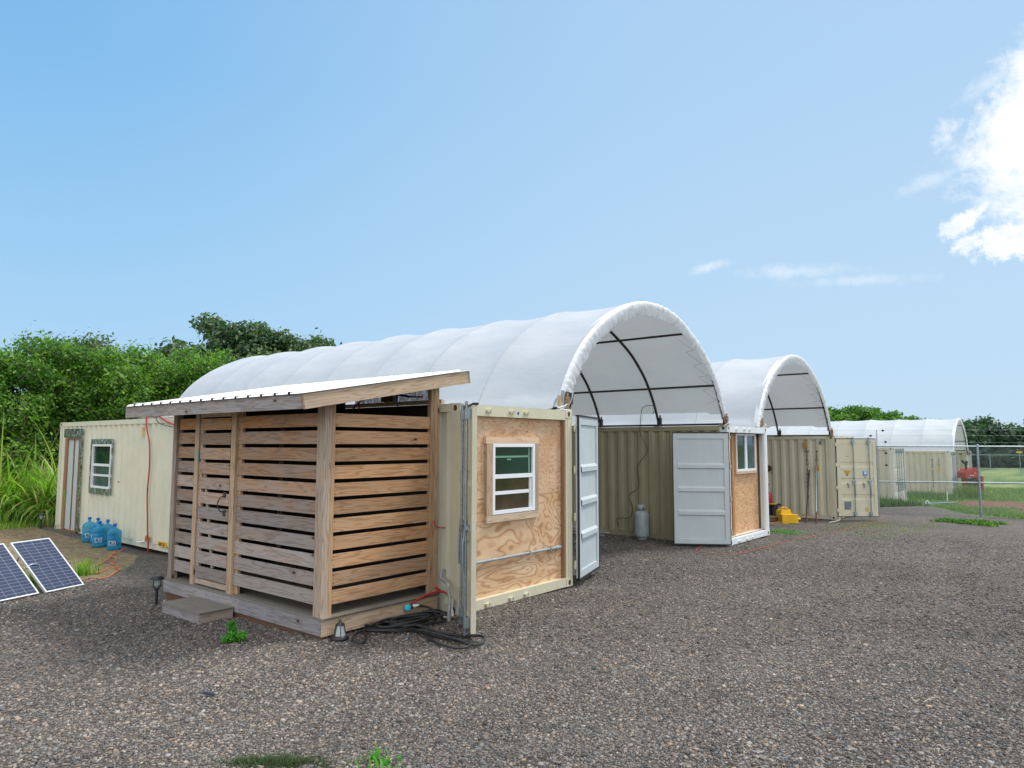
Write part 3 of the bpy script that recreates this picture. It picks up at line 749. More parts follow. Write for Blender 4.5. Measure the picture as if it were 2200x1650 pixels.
# end wall of plywood
pw = MB()
pw.box((.155, .078, .128), (2.285, .10, 1.372), col=(.5, .5, .15), axis=0, mat=1); pw.box((.155, .078, 1.376), (2.285, .10, CH - .15), col=(.5, .2, 1.), axis=0)
pw.build('plywood_wall', [M_PLY, M_PLY2], A)
pj = MB(); pj.box((2.243, .014, .130), (2.281, .077, CH - .152)); pj.build('wall_jamb', M_BROWNW, A)
wf = hung_window(A, Matrix.Translation((.656, .05, 1.163)), .901, .925, M_GLASS, M_GLASSB)
sb = MB(); sb.box((.70, .0605, 1.90), (1.46, .0645, 1.925)); sb.box((1.445, .0605, 1.69), (1.475, .0645, 2.04)); sb.box((.98, .058, 1.865), (1.06, .0645, 1.885))
sb.build('inner_sash', simple('green_lit_frame', (.16, .34, .22), .5), A)
tr = MB()
tr.box((.517, .03, 2.088), (1.648, .076, 2.178)); tr.box((.535, .03, 1.158), (.655, .076, 2.086)); tr.box((1.558, .03, 1.158), (1.640, .076, 2.086)); tr.box((.535, .03, 1.062), (1.648, .076, 1.156))
tr.build('window_trim', M_TRIM, A, bevel=.003)
cp = MB(); cp.tube([(.06, .045, .585), (2.05, .045, .585)], .019, 10); cp.tube([(1.98, .045, .585), (2.06, .045, .585)], .024, 10)
cp.lathe([(.001, 0), (.030, .002), (.032, .03), (.028, .13), (.001, .135)], (0, 0, 0), 12, Matrix.Translation((2.05, .045, .585)) @ Matrix.Rotation(R(90), 4, 'Y'))
for x in (.33, 1.45, 1.93): cp.box((x - .008, .02, .555), (x + .008, .077, .615))
cp.build('conduit', M_PIPE, A)
bd = MB(); bd.lathe([(.001, 0), (.022, 0)], (0, 0, 0), 12, Matrix.Translation((1.148, .004, 2.501)) @ Matrix.Rotation(R(90), 4, 'X')); bd.build('blue_dot', M_BLUEDOT, A)
# doors of A
dl = door_leaf(A, 'L', (-.005, -.035, 0), R(-131.2), M_CREAM, M_CREAM, 1.165, seal=False); dl['label'] = 'cream door leaf swung out towards the hose'
door_leaf(A, 'R', (2.485, -.03, 0), R(198), M_CREAM, M_GREYIN, 1.15, rods=False)['label'] = 'folded back leaf showing its ribbed blue grey inside'
# grey conduit leaving the side of A
cb = MB(); cb.tube(lumpy([(0, .25, .52), (-.05, .25, .50), (-.08, .23, .44), (-.09, .12, .40), (-.16, .03, .34), (-.22, -.06, .25), (-.26, -.09, .12), (-.27, -.10, -.03)]), .022, 8)
cb.build('side_conduit', M_PIPE, A)
# side door and window on the long side
sdoor = MB(); sdoor.box((.03, 12.32, .06), (.07, 12.66, 2.17)); sdoor.box((.03, 12.705, .06), (.07, 13.06, 2.17)); so_ = sdoor.build('side_door', M_GREYIN, A)
hg = MB(); hg.box((.018, 12.655, .06), (.05, 12.665, 2.17)); hg.box((.018, 12.70, .06), (.05, 12.71, 2.17)); hg.build('door_edge', M_BROWNW, so_)
for zz in (.42, 1.1, 1.85): hg = MB(); hg.box((.01, 12.66, zz), (.03, 12.705, zz + .10)); hg.build('hinge', M_STEEL, so_)
jb = MB(); jb.box((-.012, 13.06, .04), (.07, 13.19, 2.20)); jb.box((-.012, 12.21, .04), (.07, 12.315, 2.20)); jb.box((-.012, 12.316, 2.171), (.07, 13.059, 2.215)); jb.box((-.02, 12.25, -.0), (.07, 13.15, .039)); jb.build('door_jamb', M_BROWNW, A)
fl = MB(); fl.box((-.016, 12.09, .05), (-.004, 12.209, 2.42)); fl.box((-.016, 12.21, 2.22), (-.003, 13.28, 2.425)); fl.build('door_flashing', M_FOIL, A)
Mw = Matrix.Translation((.0, 11.49, 1.09)) @ Matrix.Rotation(R(-90), 4, 'Z')
hung_window(A, Mw, 1.04, .97, M_GLASS, M_GLASSBL)
fl = MB(); fl.box((-.012, 11.49, .96), (.004, 11.60, 2.175)); fl.box((-.012, 10.40, .955), (.003, 10.449, 2.175)); fl.box((-.012, 10.45, 2.061), (.003, 11.489, 2.175)); fl.box((-.012, 10.45, .955), (.003, 11.489, 1.089)); fl.build('window_flashing', M_FOIL, A)
vb = MB(); vb.box((-.035, 8.88, 2.24), (.01, 8.97, 2.42)); vb.box((-.05, 8.89, 2.24), (-.03, 8.96, 2.28)); vb.build('vent_box', simple('yellowed_vent', (.62, .50, .28), .6), A)
stp = MB(); stp.box((-.003, 7.70, .10), (.012, 8.05, .19)); s1 = stp.build('yellow_sticker', M_STICK, A)
text_mesh('LM7162', .085, M_MARK, s1, (-.0045, 8.03, .115), (0, -1, 0), (0, 0, 1), name='sticker_text', depth=.001)
for (yy, zz, rr) in ((10.03, 1.26, .018), (8.63, 1.16, .03)):
    q = MB(); q.tube([(.0105, yy, zz), (-.001, yy, zz)], rr, 8); q.build('rust_spot', M_RUST, A)
# red tube and its tap on the long side
rt = MB(); rt.tube(lumpy([(.06, 8.3, 2.65), (-.02, 8.72, 2.62), (-.03, 8.76, 2.57), (-.03, 8.70, 2.35), (-.035, 8.54, 2.06), (-.035, 8.50, 1.6), (-.035, 8.54, 1.1), (-.035, 8.47, .5), (-.035, 8.44, .22)]), .014, 8)
rt.tube(lumpy([(-.05, 8.46, .2), (-.06, 8.37, .2), (-.06, 8.345, .16), (-.06, 8.34, -.06)]), .014, 8); ro = rt.build('red_water_tube', M_REDP); tag(ro, 'red plastic water tube running down the long cream container side', 'tube')
tap = thing('outdoor_tap', (-.03, 8.50, .14), 'orange and white tap on the long cream container side', 'tap')
q = MB(); q.box((-.02, -.06, .02), (.035, .03, .09)); q.lathe([(.02, 0), (.025, .03), (.015, .05)], (0, 0, .08)); q.build('tap_body', simple('orange_tap', (.50, .17, .03), .5), tap, bevel=.01)
q = MB(); q.tube([(-.02, .0, .01), (-.03, .18, -.02), (-.03, .36, -.025)], .02, 8); q.build('spout', M_PVC, tap)

# ---- container B : blue-white end, strand board wall
LB = 12.19
B = container((8.484, .062, -.089), LB, 'container with white painted end, strand board wall and dark sliding window', M_CREAM_SHADED, M_WHITEP, 'open')
for o in kids(B):
    if o.name.startswith('corner_casting') : pass
ow = MB(); ow.box((.68, .20, .128), (2.283, .22, CH - .152), axis=0); ow.build('strand_board_wall', M_OSB, B)
ow = MB(); ow.box((.56, .14, .130), (.678, .24, CH - .153)); ow.box((.30, .30, .130), (.56, .345, CH - .153)); ow.build('wall_stud', M_STUD, B)
ow = MB(); ow.box((.17, .33, .13), (.30, 3.0, CH - .16)); ow.build('side_lining', M_STUD, B)
sl = MB(); sl.box((.10, .10, .1285), (CW - .1, .60, .150)); sl.build('pale_threshold', simple('pale_threshold', (.62, .58, .50), .6), B)
wb = MB(); x0, x1, z0, z1 = .84, 2.06, 1.56, 2.425
for a, b in (((x0, .14, z0), (x0 + .05, .2, z1)), ((x1 - .05, .14, z0), (x1, .2, z1)), ((x0 + .05, .14, z0), (x1 - .05, .2, z0 + .05)), ((x0 + .05, .14, z1 - .04), (x1 - .05, .2, z1)), ((1.40, .15, z0 + .05), (1.52, .195, z1 - .04))): wb.box(a, b)
wbo = wb.build('window', M_WHITE, B, bevel=.004)
g = MB(); g.box((x0 + .05, .175, z0 + .05), (1.40, .182, z1 - .04)); g.build('pane', M_GLASS, wbo)
g = MB(); g.box((1.52, .165, z0 + .05), (x1 - .05, .172, z1 - .04)); g.build('pane', M_GLASSBL, wbo)
t_ = MB(); t_.box((.79, .135, 1.50), (2.08, .199, 1.558)); t_.box((.79, .135, 1.558), (.838, .199, 2.43)); t_.build('window_trim', M_TRIM, B)
door_leaf(B, 'L', (-.045, -.03, 0), R(-237), M_CREAM, M_GREYIN, 1.18, rods=False, z0=.05, z1=2.42)['label'] = 'leaf folded flat against the shaded cream side, ribbed blue grey face out'

# ---- container C : worn, closed doors, code on its side
C = container((16.952, .11, -.229), LB, 'worn cream container with black code letters and warning triangle on its door', M_TAN2, M_TAN2, 'open')
door_leaf(C, 'L', (.05, -.05, 0), R(-51), M_CREAM, M_GREYIN, 1.22, z0=.12, z1=2.49, marks=True)['label'] = 'half open leaf with warning triangle and blue sticker'
door_leaf(C, 'R', (CW - .03, -.002, 0), 0, M_CREAM, M_GREYIN, 1.18)
text_mesh('WSEU 500001 2', .135, M_MARK, C, (.009, .83, 2.05), (0, -1, 0), (0, 0, 1), spacing=.128, name='code_letters', vertical=True)
text_mesh('42G1', .135, M_MARK, C, (.009, .53, 2.05), (0, -1, 0), (0, 0, 1), spacing=.128, name='type_letters', vertical=True)
q = MB(); q.box((.004, .47, 1.49), (.012, .57, 1.67)); q1 = q.build('orange_label', M_STICK, C)
q = MB()
for zz in (1.53, 1.60): q.box((.001, .485, zz), (.0038, .52, zz + .03)); q.box((.001, .53, zz), (.0038, .555, zz + .035))
q.build('label_print', simple('red_print', (.45, .05, .01), .6), q1)
q = MB(); q.box((.004, .37, 2.33), (.012, .45, 2.43)); q.build('blue_plate', simple('slate_plate', (.10, .17, .24), .5), C)
q = MB(); q.box((-.03, .80, 2.22), (.012, .90, 2.42)); q.box((-.045, .81, 2.22), (-.03, .89, 2.26)); q.build('vent_box', simple('rusty_vent', (.42, .27, .11), .8), C)
q = MB(); q.tube([(.03, 2.07, 1.54), (-.06, 2.07, 1.54)], .11, 14); q.build('round_vent', M_RUST, C)

D = container((27.0, .42, -.62), LB, 'rusty cream container behind the chain link fence, before the long white tunnel roof', M_TAN2, M_RUSTCREAM, lit=True)
E_ = container((38.0, -.2, -.82), LB, 'cream container under the near edge of the farthest white roof', M_TAN2, M_RUSTCREAM, lit=True)
text_mesh('WSEU 500118 5', .135, M_MARK, E_, (.009, .83, 2.05), (0, -1, 0), (0, 0, 1), spacing=.128, name='code_letters', vertical=True)
text_mesh('42G1', .135, M_MARK, E_, (.009, .53, 2.05), (0, -1, 0), (0, 0, 1), spacing=.128, name='type_letters', vertical=True)
q = MB(); q.box((.004, .47, 1.49), (.012, .57, 1.67)); q.build('orange_label', M_STICK, E_)
F_ = container((46.5, .0, -.90), LB, 'farthest cream container, half hidden by the red machine', M_TAN2, M_TAN2, lit=True)

# ------------------------------------------------------------------ arched canopies
ARC = [(0, 4.665), (.42, 4.64), (.82, 4.56), (1.22, 4.42), (1.85, 4.115), (2.30, 3.79), (2.60, 3.50), (2.87, 3.14), (3.07, 2.78), (3.14, 2.62)]
half = lumpy([(a, 0, b) for a, b in ARC], 5); half = [(p.x, p.z) for p in half]
arc = [(-a, b) for a, b in half[::-1]] + half[1:]     # left foot to right foot
def offset_arc(d):
    out = []
    for i in range(len(arc)):
        a = arc[max(i - 1, 0)]; b = arc[min(i + 1, len(arc) - 1)]
        tx, tz = b[0] - a[0], b[1] - a[1]; l = math.hypot(tx, tz) or 1
        out.append((arc[i][0] - tz / l * d, arc[i][1] + tx / l * d))
    return out
def canopy(cx, y0, dz, nb, label, bay=1.60, hem=(2.62, 2.76), seed=1, far=False, rd=-.10):
    rs = random.Random(seed)
    c = thing('arched_canopy', (cx, y0, dz), label, 'canopy')
    N = len(arc); nrm = [((a[0] - b[0]), (a[1] - b[1])) for a, b in zip(offset_arc(1.), arc)]
    K = 16; rows = []
    ph = [rs.uniform(0, 6) for _ in range(6)]
    length = nb * bay
    for j in range(nb * K + 1):
        u = j / K; y = u * bay; fr = u - math.floor(u)
        sag = .060 * math.sin(math.pi * fr) ** .75 if 0 < fr < 1 else 0.
        row = []
        for i, ((ax, az), (nx, nz)) in enumerate(zip(arc, nrm)):
            f_ = i / (N - 1); e = math.sin(math.pi * f_)
            d = .064 - sag * (.35 + .65 * e) + .012 * math.sin(9 * f_ + y * 1.3 + ph[0]) * (1 - e) + .006 * math.sin(23 * f_ + y * 2 + ph[1])
            x, z = ax + nx * d, az + nz * d
            row.append((x, y, z))
        # hems drape outwards on the left, hang on the right
        wl = .035 * math.sin(y * 2.1 + ph[2]) + .02 * math.sin(y * 5.3 + ph[3])
        row = [(-3.27, y, hem[0] - .02 + wl), (-3.22, y, hem[0] + .10 + wl * .4)] + [p for p in row if p[2] > hem[0] + .13 or p[0] > 0]
        row = [p for p in row if p[0] < 0 or p[2] > hem[1] + .01 * math.sin(y * 3 + ph[4])]
        rows.append(row)
    mn = min(len(r) for r in rows); 
    # resample each row to a common count
    def resample(row, n):
        P = np.array(row); s = np.concatenate([[0], np.cumsum(np.linalg.norm(np.diff(P, axis=0), axis=1))]); t = np.linspace(0, s[-1], n)
        return [tuple(np.interp(q, s, P[:, k]) for k in range(3)) for q in t]
    rows = [resample(r, 64) for r in rows]
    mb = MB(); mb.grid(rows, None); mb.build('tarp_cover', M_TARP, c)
    # gathered front and rear edge bands wrapping the end arches
    for yy, sgn in ((0., -1), (length, 1)):
        bm = MB(); P = []
        A2 = [p for p in arc]; n2 = nrm
        steps = []
        for i in range(len(A2) - 1):
            for q in range(3): t = q / 3; steps.append(((A2[i][0] * (1 - t) + A2[i + 1][0] * t, A2[i][1] * (1 - t) + A2[i + 1][1] * t), (n2[i][0] * (1 - t) + n2[i + 1][0] * t, n2[i][1] * (1 - t) + n2[i + 1][1] * t)))
        steps.append((A2[-1], n2[-1]))
        for k, ((ax, az), (nx, nz)) in enumerate(steps):
            g = [rs.uniform(-.010, .010) for _ in range(8)]
            f_ = k / len(steps); wide = .20 if f_ < .55 else .20 - .12 * (f_ - .55) / .45
            prof = [(.052, -.08), (.058, .0), (.045 + g[0], .05 + g[1]), (.01 + g[2], .068 + g[3]), (-.05 + g[4], .06 + g[5]), (-wide * .7 + g[6], .045 + g[7]), (-wide + g[0] * 2, .025 + g[3])]
            P.append([(ax + nx * a, yy + sgn * b, az + nz * a) for a, b in prof])
        bm.grid(P, None); bm.build('gathered_edge', M_BAND, c)
    # steel arches
    inner = offset_arc(-.012)
    for k in range(nb + 1):
        ab = MB(); y = k * bay
        ab.tube([(x, y, z) for x, z in inner] + [(inner[-1][0], y, inner[-1][1] + rd)], .030, 8)
        ab.build('steel_arch', M_DARKSTEEL, c)
        if not far or k == 0:
            for sx in (-1, 1):
                br = MB(); x = sx * 3.03; o_ = rd if sx == 1 else 0.
                br.box((x - .05, y - .14, 2.465 + .14), (x + .05, y - .06, 2.625)); br.box((x - .035, y - .13, 2.625), (x + .035, y - .07, 2.80)); br.box((x - .06, y - .06, 2.602), (x + .06, y + .06, 2.622)); br.tube([(x, y - .10, 2.78), (x, y - .10, 2.86)], .02, 8)
                br.box((x - .05, y - .115, 2.70), (x + .05, y - .085, 2.74))
                br.v = [(a_, b_, c_ + o_) for a_, b_, c_ in br.v]; br.build('arch_bracket', M_BRKT if k == 0 else M_DARKSTEEL, c, bevel=.005)
    for sx in (-1, 1):
        for ax, az in ((1.31, 4.335), (2.665, 3.372)):
            p = MB(); p.tube([(sx * ax, -.02, az - .02), (sx * ax, length + .02, az - .02)], .024, 8); p.build('purlin', M_DARKSTEEL, c)
        p = MB(); zz = 2.630 + (rd if sx == 1 else 0.); p.tube([(sx * 3.06, -.05, zz), (sx * 3.06, length, zz)], .022, 8); p.build('base_pipe', M_DARKSTEEL, c)
        lc = MB(); pts = []
        idx = [i for i, (x, z) in enumerate(arc) if (x * sx > 1.4 and z > 2.9)][::2]
        for q, i in enumerate(idx):
            x, z = arc[i]; nx, nz = nrm[i]
            pts.append((x - nx * .19, .0, z - nz * .19) if q % 2 else (x - nx * .03, .30, z - nz * .03))
        for a, b in zip(pts[:-1], pts[1:]): lc.tube([a, b], .0025, 4)
        if sx == 1 and not far: lc.build('lacing', M_DARKSTEEL, c)
    return c
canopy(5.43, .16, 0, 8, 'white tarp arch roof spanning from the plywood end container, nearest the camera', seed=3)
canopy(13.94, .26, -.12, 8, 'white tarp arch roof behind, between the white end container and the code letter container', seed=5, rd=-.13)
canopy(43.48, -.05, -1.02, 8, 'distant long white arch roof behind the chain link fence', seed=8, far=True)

# ------------------------------------------------------------------ slatted timber shed
S = thing('timber_shed', (-1.75, .33, 0), 'open slatted timber shed with sloping white metal roof beside the long container', 'shed')
# local: x 0..1.73 to the container, y 0..3.57 along it
DZ = .245
def gcol(z, side):      # boards greyer towards the ground on the open side
    f = (1 - (z - .3) / 2.2)
    g = (.02 + 1.2 * f ** .8) if side == 'front' else (.02 + .18 * f)
    return (random.random(), min(1, max(0, g + random.uniform(-.15, .15))), .5)
def slats(axis, a, b, at, side, name='slat_wall', n=11, matl=None, parent=S, z_top=2.417, pitch=.1915, hgt=.148, th=.019):
    mb = MB()
    for i in range(n):
        zt = z_top - i * pitch; zb = zt - hgt; c = gcol(zb, side); c = (c[0], c[1], .5)
        j0, j1 = random.uniform(-.004, .004), random.uniform(-.004, .004)
        if axis == 'y': mb.box((at, a + j0, zb), (at + th, b + j1, zt), col=c)
        else: mb.box((a + j0, at, zb), (b + j1, at + th, zt), col=c)
        for e_ in ((a + .035), (b - .035)):
            for q in (.03, hgt - .03):
                p = (at - .0015, e_, zb + q) if axis == 'y' else (e_, at - .0015, zb + q)
                d = Vector((1, 0, 0)) if axis == 'y' else Vector((0, 1, 0))
                mb.tube([Vector(p), Vector(p) + d * .004], .0055, 6, mat=1)
    return mb.build(name, [matl or M_WOOD, M_RUST], parent, bevel=.002)
slats('y', .175, 1.86, .045, 'front')
slats('y', 2.93, 3.42, .045, 'front')
slats('x', .155, 1.69, .060, 'right', matl=M_WOODR)
slats('x', .10, 1.69, 3.48, 'front')
def post(x0, y0, x1, y1, z0, z1, g=.4, parent=S, m=M_POST, name='post'):
    mb = MB(); mb.box((x0, y0, z0), (x1, y1, z1), col=(random.random(), g, .5)); return mb.build(name, m, parent, bevel=.004)
post(.012, .03, .10, .115, DZ, 2.52, .75); post(.102, .03, .15, .118, DZ, 2.53, .12)
post(.012, .116, .05, .165, DZ, 2.50, .6)
post(.015, 1.87, .10, 1.975, DZ, 2.50, .35)
post(.065, 1.80, .10, 1.868, DZ, 2.50, .3)
post(.025, 2.83, .07, 2.925, DZ, 2.49, .5)
post(.012, 3.43, .10, 3.53, DZ, 2.49, .8)
post(1.66, .03, 1.735, .115, DZ, 2.86, .25); post(1.60, .035, 1.658, .10, DZ, 2.84, .2)
post(1.62, 3.43, 1.70, 3.53, DZ, 2.84, .3)
post(.075, .125, .10, .17, DZ, 2.45, .1)
# door of slats
dr = thing('slat_door', (0, 0, 0)); dr.parent = S
for k in ('label', 'category', 'group'):
    if k in dr: del dr[k]
slats('y', 2.02, 2.80, .035, 'front', 'door_slats', 11, parent=dr, z_top=2.405)
q = MB(); q.box((.055, 2.00, DZ + .012), (.09, 2.05, 2.41)); q.box((.055, 2.77, DZ + .012), (.09, 2.82, 2.41)); q.box((.035, 2.02, DZ + .02), (.054, 2.80, DZ + .085)); q.box((.03, 2.02, 2.425), (.07, 2.80, 2.48)); q.build('door_rail', M_TRIM, dr, bevel=.002)
Mb = Matrix.Translation((.056, 2.40, DZ + .25)) @ Matrix.Rotation(-math.atan2(.42, 1.8), 4, 'X')
q = MB(); q.box((0, 0, 0), (.02, .045, 1.88), Mb); q.build('door_brace', M_TRIM, dr)
q = MB(); q.tube(lumpy([(.03, 2.12, 1.42), (-.02, 2.13, 1.40), (-.045, 2.145, 1.32), (-.02, 2.13, 1.24), (.03, 2.12, 1.22)]), .007, 8); q.box((.028, 2.09, 1.40), (.036, 2.15, 1.47)); q.box((.028, 2.09, 1.17), (.036, 2.15, 1.24)); q.build('door_handle', M_DARKSTEEL, dr)
q = MB(); q.box((.018, 2.80, 1.84), (.030, 2.835, 1.98)); q.build('latch', simple('blue_latch', (.10, .32, .38), .4, .5), dr)
# deck and skirts
q = MB()
for i in range(12): q.box((.0 + i * .144, -.03, DZ - .026), (.0 + i * .144 + .139, 3.60, DZ), axis=1)
q.build('deck', M_DECK, S, bevel=.002)
q = MB()
for i in range(75): q.box((.02 + i * .0225, -.0315, DZ - .019), (.02 + i * .0225 + .012, -.029, DZ - .006))
q.build('deck_grooves', M_DARK, S)
q = MB(); q.box((-.012, .0, .065), (.024, 1.62, DZ - .028), col=(.4, .85, .5)); q.box((-.012, 1.625, .065), (.024, 3.58, DZ - .028), col=(.7, .75, .5)); q.build('skirt_board', M_SKIRT, S, bevel=.003)
q = MB(); q.box((.0, -.012, .055), (1.70, .022, DZ - .028), col=(.6, .2, .5)); q.build('skirt_board', M_FASCIAR, S, bevel=.003)
q = MB(); q.box((.012, .03, -.14), (.05, 3.55, .064)); q.box((.014, .022, -.14), (.3, .05, .054)); q.build('kick_board', M_KICK, S)
q = MB(); q.box((.10, 1.3, -.05), (1.6, 1.36, DZ - .03)); q.box((.10, 2.6, -.05), (1.6, 2.66, DZ - .03)); q.build('deck_joist', M_KICK, S)
# dark backing against the container and white ply above it
q = MB(); q.box((1.71, .12, DZ + .002), (1.735, 3.42, 2.58)); q.build('back_wall', simple('dark_sheet', (.02, .018, .016), .8), S)
q = MB(); q.box((.055, 3.44, DZ + .002), (1.74, 3.455, 2.60)); q.box((1.709, 3.40, DZ + .002), (1.736, 3.439, 2.58)); q.build('side_blackout', bpy.data.materials['dark_sheet'], S)  # dark sheets added so the slat gaps stay dark
q = MB(); q.box((1.71, 1.95, 2.581), (1.735, 3.42, 2.90)); q.box((1.10, 2.0, 2.30), (1.12, 3.42, 2.72)); q.build('upper_blackout', bpy.data.materials['dark_sheet'], S)  # added dark sheets that black out the opening under the roof
def f_screen(t):
    c = t.coord(); n = t.noise(t.mapping(c, (1, 3.2, 1.4)), 1., 3, .5); r = t.math('FRACT', t.math('MULTIPLY', n, 22.)); k = t.smooth(t.math('ABSOLUTE', t.math('SUBTRACT', r, .5)), .1, .4)
    p = pbr(t, t.mix(k, (.20, .24, .28), (.30, .35, .40)), .6); g = t.new('ShaderNodeBsdfTransparent')
    mx = t.new('ShaderNodeMixShader'); t.put(mx, 0, t.math('MULTIPLY_ADD', k, -.25, .72)); t.l.new(g.outputs[0], mx.inputs[1]); t.l.new(p, mx.inputs[2]); return mx.outputs[0]
q = MB(); q.box((1.905, .25, 2.66), (1.91, 1.95, 2.99)); q.build('insect_screen', mat('insect_screen', f_screen), S)
q = MB(); q.box((1.84, .10, 2.60), (1.90, 3.3, 2.655)); q.build('beam', M_TRIM, S)
q = MB(); q.box((1.76, .95, 2.645 + .012), (1.85, 1.2, 2.74)); q.build('block', M_BROWNW, S)
# roof : eave at x=-.43, ridge side at x=2.0
slope = (3.018 - 2.588) / (2.43); ang = math.atan(slope); X0, Y0, X1, Y1 = -.43, -.24, 2.0, 3.985
def rz_(x): return 2.588 + (x - X0) * slope
sh = MB(); P = []; prof = []
y = Y0 - .02; pitch = .262
while y < Y1 + .02:
    for dy, h in ((0, 0), (.205, 0), (.218, .021), (.240, .021), (.253, 0)):
        if y + dy <= Y1 + .02: prof.append((y + dy, h))
    y += pitch
sh.grid([[(X0 - .05, yy, rz_(X0 - .05) + .006 + h), (X1 + .03, yy, rz_(X1 + .03) + .006 + h)] for yy, h in prof], smooth=False); sh.build('roof_sheet', M_ROOF, S, solid=.002)
cl_ = MB(); yy = Y0 - .02 + .229
while yy < Y1: cl_.box((X0 - .056, yy - .017, rz_(X0 - .05) + .001), (X0 - .022, yy + .017, rz_(X0 - .05) + .030)); yy += pitch
cl_.build('rib_closure', M_DARK, S)
q = MB(); q.box((X0 - .02, Y0 + .04, rz_(X0) - .155), (X0 + .018, Y1, rz_(X0) - .004), col=(.5, .8, .5)); q.build('eave_fascia', M_FASCIA, S, bevel=.004)
Mr = Matrix.Translation((X0, Y0, rz_(X0))) @ Matrix.Rotation(-ang, 4, 'Y'); LR = (X1 - X0) / math.cos(ang)
q = MB(); q.box((-.02, 0, -.158), (LR - .04, .038, -.004), Mr, col=(.5, .15, .5)); q.box((LR - .038, 0, -.158), (LR, .042, -.002), Mr, col=(.1, .9, .5)); q.build('rake_fascia', M_FASCIAR, S, bevel=.004)
q = MB(); q.box((-.02, Y1 - Y0 - .04, -.158), (LR, Y1 - Y0, -.004), Mr); q.build('rake_fascia', M_FASCIAR, S)
q = MB()
for i in range(7): yy = .10 + i * .62; q.box((.0, yy, -.135), (LR - .04, yy + .04, -.012), Mr)
q.build('rafter', M_POST, S)
q = MB(); q.box((0, .045, -.011), (LR - .02, Y1 - Y0 - .045, -.0045), Mr); q.build('roof_sheathing', simple('dark_sheathing', (.06, .045, .035), .8), S)
# bulbs, red tube inside the shed
for k, (yy, xx) in enumerate(((.62, 1.45), (1.05, .75))):
    b = MB(); z = rz_(xx) - .15
    b.tube([(xx, yy, z + .12), (xx, yy, z)], .004, 6); b.tube([(xx, yy, z + .005), (xx, yy, z - .045)], .016, 8); b.lathe([(.014, -.045), (.03, -.085), (.028, -.11), (.001, -.125)], (xx, yy, z), 12)
    o = b.build('hanging_bulb', M_BLACK); o.location = S.location; tag(o, ('black bulb holder hanging under the shed roof near the container', 'black bulb holder hanging midway under the shed roof')[k], 'lamp', 'bulb holders under the shed roof')
q = MB(); q.tube(lumpy([(1.7, 2.3, 2.40), (1.72, 1.9, 2.5), (1.72, 1.5, 2.72), (1.74, 1.05, 2.77), (1.78, .75, 2.72), (1.84, .45, 2.70)]), .011, 8); q.tube(lumpy([(1.72, 1.62, 2.66), (1.70, 1.58, 2.5), (1.70, 1.55, 2.38)]), .010, 8)
o = q.build('red_water_tube', M_REDP); o.location = S.location; tag(o, 'red tube bending over the top of the shed wall by the container', 'tube')
q = MB(); q.tube([(1.74, .86, 2.745), (1.76, .80, 2.30)], .008, 8); q.tube([(1.75, .86, 2.75), (1.80, .66, 2.71)], .016, 8); o = q.build('blue_water_tube', M_BLUEP); o.location = S.location; tag(o, 'short blue tube hanging inside the shed top', 'tube')
q = MB(); q.tube(lumpy([(-.09, .345, 1.13), (-.10, .335, 1.09), (-.07, .33, 1.05), (.0, .32, 1.035), (.06, .30, 1.03)]), .007, 6); tag(q.build('red_cord_loop', M_REDP), 'small red cord tied round the rear shed post', 'cord')

# step
st = thing('deck_step', (-2.20, 2.04, 0), 'low timber step in front of the slat door', 'step')
q = MB()
for i in range(3): q.box((-.01 + i * .144, -.01, .10), (-.01 + i * .144 + .139, .93, .125), axis=1)
q.build('tread', M_DECK, st, bevel=.002)
q = MB(); q.box((.0, .0, -.07), (.035, .92, .099), col=(.5, .7, .5)); q.box((.036, .0, -.07), (.42, .03, .099), col=(.4, .2, .5)); q.box((.036, .89, -.07), (.42, .92, .099)); q.build('riser', M_SKIRT, st, bevel=.002)
q = MB()
for i in range(18): q.box((.01 + i * .0225, -.0112, .107), (.01 + i * .0225 + .012, -.009, .119))
q.build('tread_grooves', M_DARK, st)

# ------------------------------------------------------------------ small things round the shed
def path_lamp(loc, label, tip=None, scale=1.):
    c = thing('solar_path_lamp', loc, label, 'garden lamp', 'solar path lamps')
    q = MB(); q.tube([(0, 0, -.05), (0, 0, .22)], .017, 10); q.lathe([(.017, .20), (.03, .215), (.03, .225), (.017, .23)]); q.build('stake', M_BLACK, c)
    q = MB()
    for k in range(4):
        a = k * math.pi / 2 + .4; p = lambda r, z: (r * math.cos(a), r * math.sin(a), z)
        q.tube([p(.018, .222), p(.045, .24), p(.058, .26), p(.066, .345)], .0045, 6)
    q.tube([(.06 * math.cos(a_), .06 * math.sin(a_), .262) for a_ in [k * math.pi / 4 for k in range(8)]], .004, 6, closed=True); q.build('cage', M_BLACK, c)
    q = MB(); q.lathe([(.042, .245), (.055, .34)], n=4, cap=False); q.build('glass', simple('clear_lamp_glass', (.35, .40, .40), .15, 0, .1) if not bpy.data.materials.get('clear_lamp_glass') else bpy.data.materials['clear_lamp_glass'], c)
    q = MB(); q.lathe([(.001, .338), (.088, .343), (.092, .350), (.06, .378), (.045, .385), (.001, .388)], n=8); q.build('cap', M_BLACK, c)
    if tip: c.rotation_euler = tip
    return c
path_lamp(G(-2.0, 3.57), 'black solar path lamp standing beside the low timber step', scale=1)
path_lamp(G(-.25, 13.75), 'small black solar path lamp at the far end of the long container')
